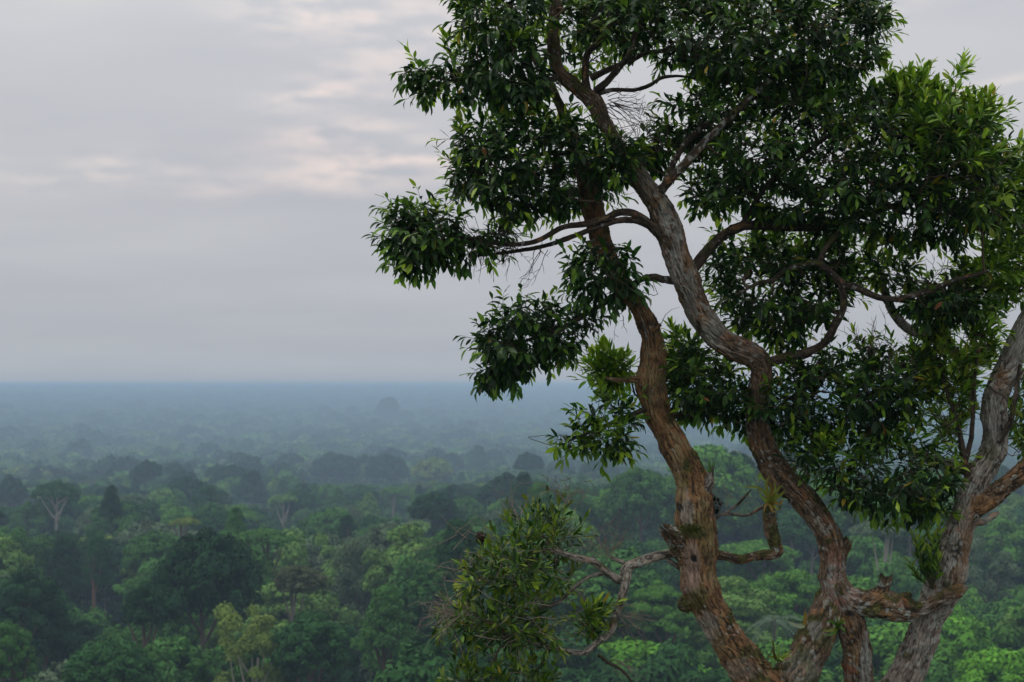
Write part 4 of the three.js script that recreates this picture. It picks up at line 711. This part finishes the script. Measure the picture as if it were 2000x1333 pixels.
for (let k = 0; k < 90; k++) { const x = lerp(870, 1130, R()), y = lerp(1030, 1270, R()), a = R() * 6.28, l = 40 + 60 * R(), z = D0 - 0.2 + 0.3 * R(), b = [x + Math.cos(a) * l, y + Math.sin(a) * l * 0.7]; bareTwigs.push([P(x, y, z), P(lerp(x, b[0], 0.35) + rsym() * 5, lerp(y, b[1], 0.35) + rsym() * 5, z), P(lerp(x, b[0], 0.7) + rsym() * 6, lerp(y, b[1], 0.7) + rsym() * 6, z), P(b[0], b[1], z)]); }
// grow the fine branches: every shoot joins the nearest wood already there
const LEN = 0.15;
for (const s of shoots) {
  const far = s.outer && R() < 0.35; const L = (s.S ? LEN : 0.12) * (0.55 + 0.75 * R()) * (far ? 1.7 : 1); if (far) s.lush = 1.1;
  s.b = s.p.clone().addScaledVector(s.dir, L * (s.outer ? 0.3 : 0.5)); s.a = s.b.clone().addScaledVector(s.dir, -L);
  let m = 1e9; for (const k of skeleton) { const d = k.p.distanceToSquared(s.a); if (d < m) m = d; } s.key = m;
}
shoots.sort((x, y) => x.key - y.key);
const nodes = skeleton.map((k) => ({ p: k.p, parent: null, limb: true, load: 0, cost: 0 }));
const grid = new Map(), cell = 0.12, gk = (x, y, z) => x * 73856093 ^ y * 19349663 ^ z * 83492791;
const put = (n) => { const k = gk(Math.floor(n.p.x / cell), Math.floor(n.p.y / cell), Math.floor(n.p.z / cell)); if (!grid.has(k)) grid.set(k, []); grid.get(k).push(n); };
nodes.forEach(put);
function nearest(p, dir) {
  const X = Math.floor(p.x / cell), Y = Math.floor(p.y / cell), Z = Math.floor(p.z / cell); let best = null, bs = 1e9;
  for (let ring = 0; ring < 14; ring++) {
    for (let x = -ring; x <= ring; x++) for (let y = -ring; y <= ring; y++) for (let z = -ring; z <= ring; z++) {
      if (Math.max(Math.abs(x), Math.abs(y), Math.abs(z)) !== ring) continue;
      for (const n of grid.get(gk(X + x, Y + y, Z + z)) ?? []) { const d = n.p.distanceTo(p), back = V().subVectors(p, n.p).normalize().dot(dir), s = d * (1.3 - 0.35 * back) + 0.06 * n.cost; if (s < bs) { bs = s; best = n; } }
    }
    if (best && bs < ring * cell) break;
  }
  return best;
}
for (const s of shoots) {
  const from = nearest(s.a, s.dir); if (!from) continue;
  const d = from.p.distanceTo(s.a), c1 = from.p.clone().lerp(s.a, 0.4).add(V(rsym() * 0.05 * d, -0.02 * d + rsym() * 0.06 * d, rsym() * 0.05 * d)), c2 = s.a.clone().addScaledVector(s.dir, -0.35 * d);
  const curve = new THREE.CubicBezierCurve3(from.p, c1, c2, s.a), n = Math.max(2, Math.round(d / 0.035)); let par = from;
  for (let k = 1; k <= n; k++) { const node = { p: curve.getPoint(k / n), parent: par, load: 0, cost: par.cost + d / n }; if (k < n) node.p.add(V(rsym(), rsym(), rsym()).multiplyScalar(0.004)); nodes.push(node); put(node); par = node; }
  s.end = par; let q = par; const w = s.S ? 1 : 0.25; while (q) { q.load += w; q = q.parent; }
  if (s.S) shoot(s.a, s.b, s.S, s.outer, s.lush); else { const pts = []; let q2 = s.a.clone(), dd = s.dir.clone(); for (let j = 0; j < 5; j++) { pts.push(q2); dd.add(V(rsym() * 0.3, rsym() * 0.3, rsym() * 0.3)).normalize(); q2 = q2.clone().addScaledVector(dd, 0.03); } bareTwigs.push(pts); }
}
console.log('shoots', shoots.length, 'leaves', leafList.length, 'nodes', nodes.length);
{
  const twigMat = std(1, 1, 1, 0.9, { vertexColors: true }), live = new Soup(), dead = new Soup();
  const rad = (n) => Math.min(0.011, 0.0014 * Math.pow(n.load + 0.3, 0.42)), col = (d) => (k) => { const v = 0.7 + 0.6 * R(); return d.map((c) => c * v); };
  const brown = [0.075, 0.05, 0.032], grey = [0.2, 0.165, 0.13];
  for (const n of nodes) if (n.parent) { const r1 = rad(n), r0 = n.parent.limb ? r1 * 1.25 : Math.min(rad(n.parent), r1 * 1.5); live.tube([n.parent.p, n.p], [r0, r1], 5, col(brown)); }
  for (const p of leafTwigs) live.tube([p[0], p[2], p[4], p[5]], [0.0019, 0.0016, 0.0013, 0.0008], 4, col([0.06, 0.06, 0.025]));
  for (const p of bareTwigs) { const low = p[0].y < -0.5; dead.tube(p, p.map((_, i) => lerp(p.length > 3 ? 0.0023 : 0.0014, 0.0007, i / (p.length - 1))), 4, col(low ? grey : [0.09, 0.065, 0.048])); }
  part('branchlets', live.geo(treeBase), twigMat, tree).userData.kind = 'stuff';
  part('dead_twigs', dead.geo(treeBase), twigMat, tree, 'bare dry twigs').userData.kind = 'stuff';
}
const leafMat = (extra) => new THREE.MeshPhysicalMaterial({ roughness: 0.4, transmission: 0.5, thickness: 0, side: THREE.DoubleSide, specularIntensity: 0.38, ...extra });
{
  // the leaves that show largest are leaves of their own
  const ranked = leafList.map((l, i) => [l.area * (1 + 0.6 * (8.2 - l.mid.length())), i]).filter(([, i]) => { const q = project(leafList[i].mid); return q[0] > 0 && q[0] < 2000 && q[1] > 0 && q[1] < 1333; }).sort((a, b) => b[0] - a[0]);
  const own = new Set(ranked.slice(0, 300).map((e) => e[1])), mats = {};
  for (const i of own) {
    const l = leafList[i], m = part('leaf', LEAVES[l.v], (mats[l.tone] ??= leafMat({ color: new THREE.Color().setRGB(...LEAFTONE[l.tone]) })), tree);
    m.matrix.copy(l.m); m.matrix.decompose(m.position, m.quaternion, m.scale);
  }
  const shared = leafMat({ color: new THREE.Color(1, 1, 1) });
  LEAVES.forEach((g, v) => {
    const list = leafList.filter((l, i) => l.v === v && !own.has(i)); if (!list.length) return;
    const im = new THREE.InstancedMesh(g, shared, list.length); im.name = 'foliage'; im.castShadow = im.receiveShadow = true; im.userData.kind = 'stuff';
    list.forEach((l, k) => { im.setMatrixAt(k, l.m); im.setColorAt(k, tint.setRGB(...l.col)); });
    tree.add(im);
  });
}
// ================================================================== plants and small things living on the tree
// a strap leaf bending through the given points, channelled along its middle
function strapGeo(pts, width, org, chan = 0.35) {
  const c = new THREE.CatmullRomCurve3(pts), n = 14, p = [], idx = [], T = V(), S = V(), Nn = V();
  for (let j = 0; j <= n; j++) {
    const t = j / n, q = c.getPoint(t); c.getTangent(t, T); S.crossVectors(T, V(0.15, 0.25, 1)).normalize(); Nn.crossVectors(S, T);
    const w = width * (t < 0.15 ? lerp(0.75, 1, t / 0.15) : Math.pow(Math.max(0, 1 - Math.pow((t - 0.15) / 0.85, 2.2)), 0.8)) + 0.0003;
    for (const k of [-1, 0, 1]) { const v = q.clone().addScaledVector(S, k * w).addScaledVector(Nn, k ? w * chan : 0); p.push(v.x - org.x, v.y - org.y, v.z - org.z); }
  }
  for (let j = 0; j < n; j++) for (const s of [0, 1]) { const a = j * 3 + s; idx.push(a, a + 1, a + 4, a, a + 4, a + 3); }
  const g = new THREE.BufferGeometry(); g.setAttribute('position', new THREE.Float32BufferAttribute(p, 3)); g.setIndex(idx); g.computeVertexNormals(); return g;
}
const strapMats = { yg: leafMat({ color: new THREE.Color().setRGB(0.26, 0.29, 0.04) }), ochre: leafMat({ color: new THREE.Color().setRGB(0.34, 0.23, 0.05) }), green: leafMat({ color: new THREE.Color().setRGB(0.11, 0.25, 0.03) }), pale: leafMat({ color: new THREE.Color().setRGB(0.36, 0.42, 0.26) }), brown: leafMat({ color: new THREE.Color().setRGB(0.12, 0.075, 0.03) }), lime: leafMat({ color: new THREE.Color().setRGB(0.26, 0.4, 0.04) }) };
function strapPlant(name, label, category, base, leaves) { // leaves: [[x,y,z]..., width px, material]
  const org = P(...base), o = thing(name, label, category, org);
  for (const [pts, w, m] of leaves) part('leaf', strapGeo([base, ...pts].map(([x, y, z]) => P(x, y, z)), w * MPP, org), strapMats[m], o);
  return o;
}
const zb = D0 - 0.1;
strapPlant('bromeliad', 'yellow-green strap-leaved bromeliad on top of the upturned mossy branch', 'plant', [1504, 990, zb], [
  [[[1497, 968, zb - 0.02], [1480, 953, zb - 0.05], [1449, 951, zb - 0.08]], 3.4, 'yg'], [[[1500, 965, zb], [1496, 945, zb], [1503, 930, zb + 0.02]], 3.6, 'yg'], [[[1507, 965, zb], [1505, 948, zb - 0.02], [1497, 938, zb - 0.05]], 3.2, 'ochre'],
  [[[1512, 970, zb + 0.03], [1520, 955, zb + 0.04], [1530, 948, zb + 0.06]], 4, 'yg'], [[[1513, 976, zb - 0.03], [1526, 966, zb - 0.05], [1534, 958, zb - 0.06]], 4, 'yg'], [[[1514, 984, zb - 0.03], [1524, 984, zb - 0.06], [1530, 974, zb - 0.06]], 3.4, 'ochre'],
  [[[1512, 990, zb - 0.05], [1521, 996, zb - 0.07], [1526, 984, zb - 0.1]], 3.2, 'yg'], [[[1503, 985, zb - 0.04], [1509, 998, zb - 0.07], [1518, 1002, zb - 0.1]], 3, 'ochre'], [[[1497, 980, zb - 0.02], [1489, 972, zb - 0.02], [1482, 966, zb - 0.02]], 2.4, 'lime'],
  [[[1500, 984, zb - 0.05], [1494, 990, zb - 0.08], [1492, 1004, zb - 0.1]], 2.8, 'ochre'], [[[1510, 970, zb], [1514, 955, zb + 0.02], [1512, 940, zb + 0.04]], 3.4, 'yg'], [[[1506, 978, zb - 0.06], [1512, 968, zb - 0.09], [1518, 962, zb - 0.11]], 3, 'yg'], [[[1490, 975, zb], [1484, 962, zb], [1478, 957, zb]], 1.6, 'lime']]);
const zf = D0 - 0.12;
strapPlant('orchid_plant', 'grassy lime-green orchid tuft in the low crotch between two stems', 'plant', [1517, 1291, zf], [
  [[[1526, 1284, zf], [1538, 1276, zf], [1549, 1272, zf]], 2.2, 'lime'], [[[1528, 1287, zf - 0.03], [1540, 1281, zf - 0.05], [1547, 1284, zf - 0.06]], 2.2, 'lime'], [[[1514, 1280, zf], [1511, 1272, zf], [1508, 1279, zf - 0.04]], 1.8, 'lime'], [[[1519, 1280, zf], [1521, 1268, zf], [1518, 1258, zf]], 1.2, 'lime'], [[[1524, 1280, zf], [1528, 1262, zf], [1535, 1245, zf]], 0.8, 'pale'], [[[1512, 1286, zf], [1505, 1283, zf - 0.02], [1500, 1286, zf - 0.03]], 1.8, 'yg'],
  [[[1511, 1275, zf - 0.02], [1511, 1262, zf - 0.02], [1509, 1250, zf - 0.02]], 2.6, 'brown'], [[[1522, 1286, zf - 0.05], [1528, 1290, zf - 0.09], [1535, 1292, zf - 0.1]], 2.2, 'lime'], [[[1521, 1283, zf + 0.02], [1527, 1275, zf + 0.05], [1532, 1270, zf + 0.06]], 2, 'green']]);
strapPlant('air_plant', 'two-leaved air plant, one leaf pale, on the short mossy limb', 'plant', [1572, 1222, zf], [[[[1562, 1224, zf], [1550, 1220, zf], [1539, 1214, zf]], 4.4, 'pale'], [[[1572, 1212, zf], [1573, 1202, zf], [1573, 1190, zf]], 3.8, 'ochre']]);
strapPlant('fern_plant', 'small green strap fern at the joint of the middle stem', 'plant', [1636, 1228, zf - 0.02], [
  [[[1630, 1218, zf - 0.06], [1622, 1214, zf - 0.08], [1615, 1216, zf - 0.1]], 2.8, 'green'], [[[1634, 1218, zf - 0.06], [1636, 1212, zf - 0.08], [1634, 1204, zf - 0.08]], 2.6, 'green'], [[[1641, 1220, zf - 0.06], [1647, 1217, zf - 0.08], [1654, 1220, zf - 0.1]], 2.4, 'green'], [[[1628, 1230, zf - 0.07], [1618, 1233, zf - 0.1], [1606, 1232, zf - 0.12]], 3.2, 'yg'], [[[1630, 1236, zf - 0.07], [1622, 1240, zf - 0.1], [1611, 1242, zf - 0.12]], 2.8, 'green'], [[[1641, 1226, zf - 0.07], [1648, 1230, zf - 0.1], [1652, 1238, zf - 0.1]], 2.4, 'green'], [[[1640, 1217, zf - 0.05], [1645, 1210, zf - 0.06], [1650, 1212, zf - 0.08]], 2, 'lime']]);
strapPlant('sprout_plant', 'dark pointed sprouts on top of the upright broken stub', 'plant', [1390, 920, D0 - 0.07], [[[[1386, 912, D0 - 0.08], [1386, 905, D0 - 0.08], [1385, 897, D0 - 0.08]], 2.2, 'green'], [[[1392, 912, D0 - 0.07], [1393, 904, D0 - 0.07], [1393, 896, D0 - 0.07]], 1, 'green'], [[[1394, 914, D0 - 0.06], [1396, 906, D0 - 0.06], [1396, 899, D0 - 0.06]], 1, 'green'], [[[1383, 920, D0 - 0.09], [1381, 917, D0 - 0.1], [1380, 912, D0 - 0.1]], 1.6, 'green']]);
strapPlant('lime_sprout', 'thin lime-green leaf hanging below the middle stem', 'plant', [1484, 925, D0 - 0.05], [[[[1487, 932, D0 - 0.07], [1492, 938, D0 - 0.08], [1499, 940, D0 - 0.08]], 2.4, 'lime'], [[[1483, 930, D0 - 0.07], [1482, 936, D0 - 0.08], [1484, 943, D0 - 0.08]], 1.4, 'lime']]);

// moss: cushions of short blades
const mossBlade = (() => { const g = new THREE.BufferGeometry(); g.setAttribute('position', new THREE.Float32BufferAttribute([-0.12, 0, 0, 0.12, 0, 0, 0.03, 0.6, 0.12, 0, 1, 0.3], 3)); g.setIndex([0, 1, 2, 0, 2, 3]); g.computeVertexNormals(); return g; })();
function moss(label, x, y, z, w, h, n, col, len) {
  const org = P(x, y, D0 + z), o = thing('moss_clump', label, 'moss', org), m = new THREE.InstancedMesh(mossBlade, leafMat({ color: new THREE.Color(1, 1, 1), roughness: 0.9, specularIntensity: 0.1 }), n), q = new THREE.Quaternion(), mm = new THREE.Matrix4();
  m.name = 'blades'; m.userData.kind = 'stuff';
  for (let k = 0; k < n; k++) {
    const a = R() * 6.283, rr = Math.sqrt(R()), dx = Math.cos(a) * rr, dy = Math.sin(a) * rr, dz = Math.sqrt(1 - rr * rr), d = V(dx + rsym() * 0.5, dy + 0.3 + rsym() * 0.5, dz + 0.2).normalize(), j = 0.5 + R();
    q.setFromUnitVectors(V(0, 1, 0), d); const l = len * MPP * (0.5 + R());
    m.setMatrixAt(k, mm.compose(V(dx * w * MPP, dy * h * MPP, dz * w * 0.35 * MPP - 0.008), q, V(l, l, l))); m.setColorAt(k, tint.setRGB(col[0] * j, col[1] * j, col[2] * j));
  }
  o.add(m);
}
moss('green moss cushion over the broken burl on the left stem', 1350, 1032, -0.115, 19, 6, 260, [0.12, 0.17, 0.02], 7);
moss('dark moss ball on the right edge of the left stem', 1398, 988, -0.02, 10, 13, 260, [0.03, 0.04, 0.012], 8);
moss('yellowish moss patch below the knob low on the left stem', 1352, 1174, -0.14, 16, 14, 260, [0.1, 0.12, 0.02], 5);
moss('moss cushion filling the low crotch of the stems', 1515, 1300, -0.17, 28, 9, 320, [0.05, 0.06, 0.014], 6);
moss('small moss tuft at the fork of the middle stem', 1642, 1148, -0.13, 8, 10, 120, [0.15, 0.14, 0.02], 6);
moss('mossy sleeve on the upturned branch end under the bromeliad', 1505, 1012, -0.13, 12, 20, 260, [0.09, 0.1, 0.02], 5);

// leafy epiphyte shrub on the right-hand stem
{
  const base = [1822, 1152, D0 - 0.06], org = P(...base), o = thing('epiphyte_shrub', 'small upright bright green shrub growing on the lower right stem', 'shrub', org), s = new Soup(), list = [];
  leafOrigin = org; leafTarget = list;
  for (let k = 0; k < 22; k++) {
    const tx = lerp(1780, 1842, R()), ty = lerp(1028, 1120, R() * (0.4 + 0.6 * Math.abs(tx - 1812) / 32)), z = D0 - 0.06 + rsym() * 0.09, a = P(base[0] + rsym() * 3, base[1], base[2]), b = P(lerp(base[0], tx, 0.75), lerp(base[1], ty, 0.4), z), c = P(tx, ty, z), cv = new THREE.QuadraticBezierCurve3(a, b, c), pts = cv.getPoints(10);
    s.tube(pts, pts.map((_, i) => lerp(0.0024, 0.0009, i / 10)), 4, () => [0.05, 0.05, 0.02]);
    for (let j = 3; j <= 10; j++) for (let e = 0; e < 2; e++) { const d = cv.getTangent(j / 10).add(V(rsym() * 0.8, rsym() * 0.3, rsym() * 0.8)).normalize(); addLeaf(pts[j], d, V(rsym(), 1, 1), 0.034 + 0.024 * R(), pick(j > 8 ? ['fresh', 'bright', 'olivelight'] : ['mid', 'fresh', 'fresh', 'deep']), 4); }
  }
  part('stems', s.geo(org), std(1, 1, 1, 0.9, { vertexColors: true }), o).userData.kind = 'stuff';
  const im = new THREE.InstancedMesh(LEAVES[4], leafMat({ color: new THREE.Color(1, 1, 1) }), list.length); im.name = 'foliage'; im.userData.kind = 'stuff';
  list.forEach((l, k) => { im.setMatrixAt(k, l.m); im.setColorAt(k, tint.setRGB(...l.col)); }); o.add(im);
  leafOrigin = treeBase; leafTarget = leafList;
}
// curled dead leaf hanging on a thread from a bare twig, and a small insect beside it
{
  const org = P(938, 1040, D0), o = thing('dead_leaf', 'dark brown curled dead leaf hanging in the air left of the leafy bough', 'dead leaf', org), p = [], idx = [], n = 10, w = 8;
  for (let j = 0; j <= n; j++) for (let i = 0; i <= w; i++) { const t = j / n, u = i / w * 2 - 1, hw = (11.5 + 1.6 * Math.sin(j * 2.3 + i * 1.7)) * Math.pow(Math.sin(Math.PI * Math.pow(clamp(t * 0.94 + 0.04), 0.75)), 0.7), cu = u * 1.1 + 0.25 * Math.sin(t * 4); p.push((Math.sin(cu) * hw + 2 * N3(t * 3, u * 2, 1)) * MPP, -(t * 25 + 2.5 * Math.sin(i * 2.1) * t) * MPP, (Math.cos(cu) * hw * 0.8 + 3 * N3(t * 2, u * 3, 5)) * MPP - 0.02); }
  for (let j = 0; j < n; j++) for (let i = 0; i < w; i++) { const a = j * (w + 1) + i; idx.push(a, a + 1, a + w + 2, a, a + w + 2, a + w + 1); }
  const g = new THREE.BufferGeometry(); g.setAttribute('position', new THREE.Float32BufferAttribute(p, 3)); g.setIndex(idx); g.computeVertexNormals();
  part('blade', g, leafy(0.034, 0.02, 0.015, 0.15, 0.85), o);
  const s = new Soup(); s.tube([V(0, 0, -0.005), P(942, 1030, D0).sub(org), P(946, 1026, D0).sub(org)], [0.0006, 0.0004, 0.0004], 4); part('thread', s.geo(), std(0.2, 0.17, 0.13), o);
  const org2 = P(917, 1058, D0), f = thing('flying_insect', 'tiny blackish flying insect just left of the hanging dead leaf', 'insect', org2);
  const body = new THREE.SphereGeometry(1, 10, 8); body.scale(0.0075, 0.0034, 0.0034); part('body', body, std(0.012, 0.012, 0.012, 0.5), f);
  for (const sd of [-1, 1]) { const wg = new THREE.CircleGeometry(0.006, 10); wg.scale(1.3, 0.5, 1); wg.translate(0, 0.004, 0); wg.rotateX(sd * 0.8); part('wing', wg, leafy(0.05, 0.05, 0.05, 0.5, 0.4), f); }
  const lg = new Soup(); for (let k = 0; k < 6; k++) lg.tube([V((k % 3 - 1) * 0.003, -0.002, 0), V((k % 3 - 1) * 0.006, -0.005, (k < 3 ? 1 : -1) * 0.003), V((k % 3 - 1) * 0.008, -0.008, (k < 3 ? 1 : -1) * 0.004)], [0.0005, 0.0004, 0.0003], 3); part('legs', lg.geo(), std(0.015, 0.015, 0.015), f);
}
renderer.render(scene, camera);
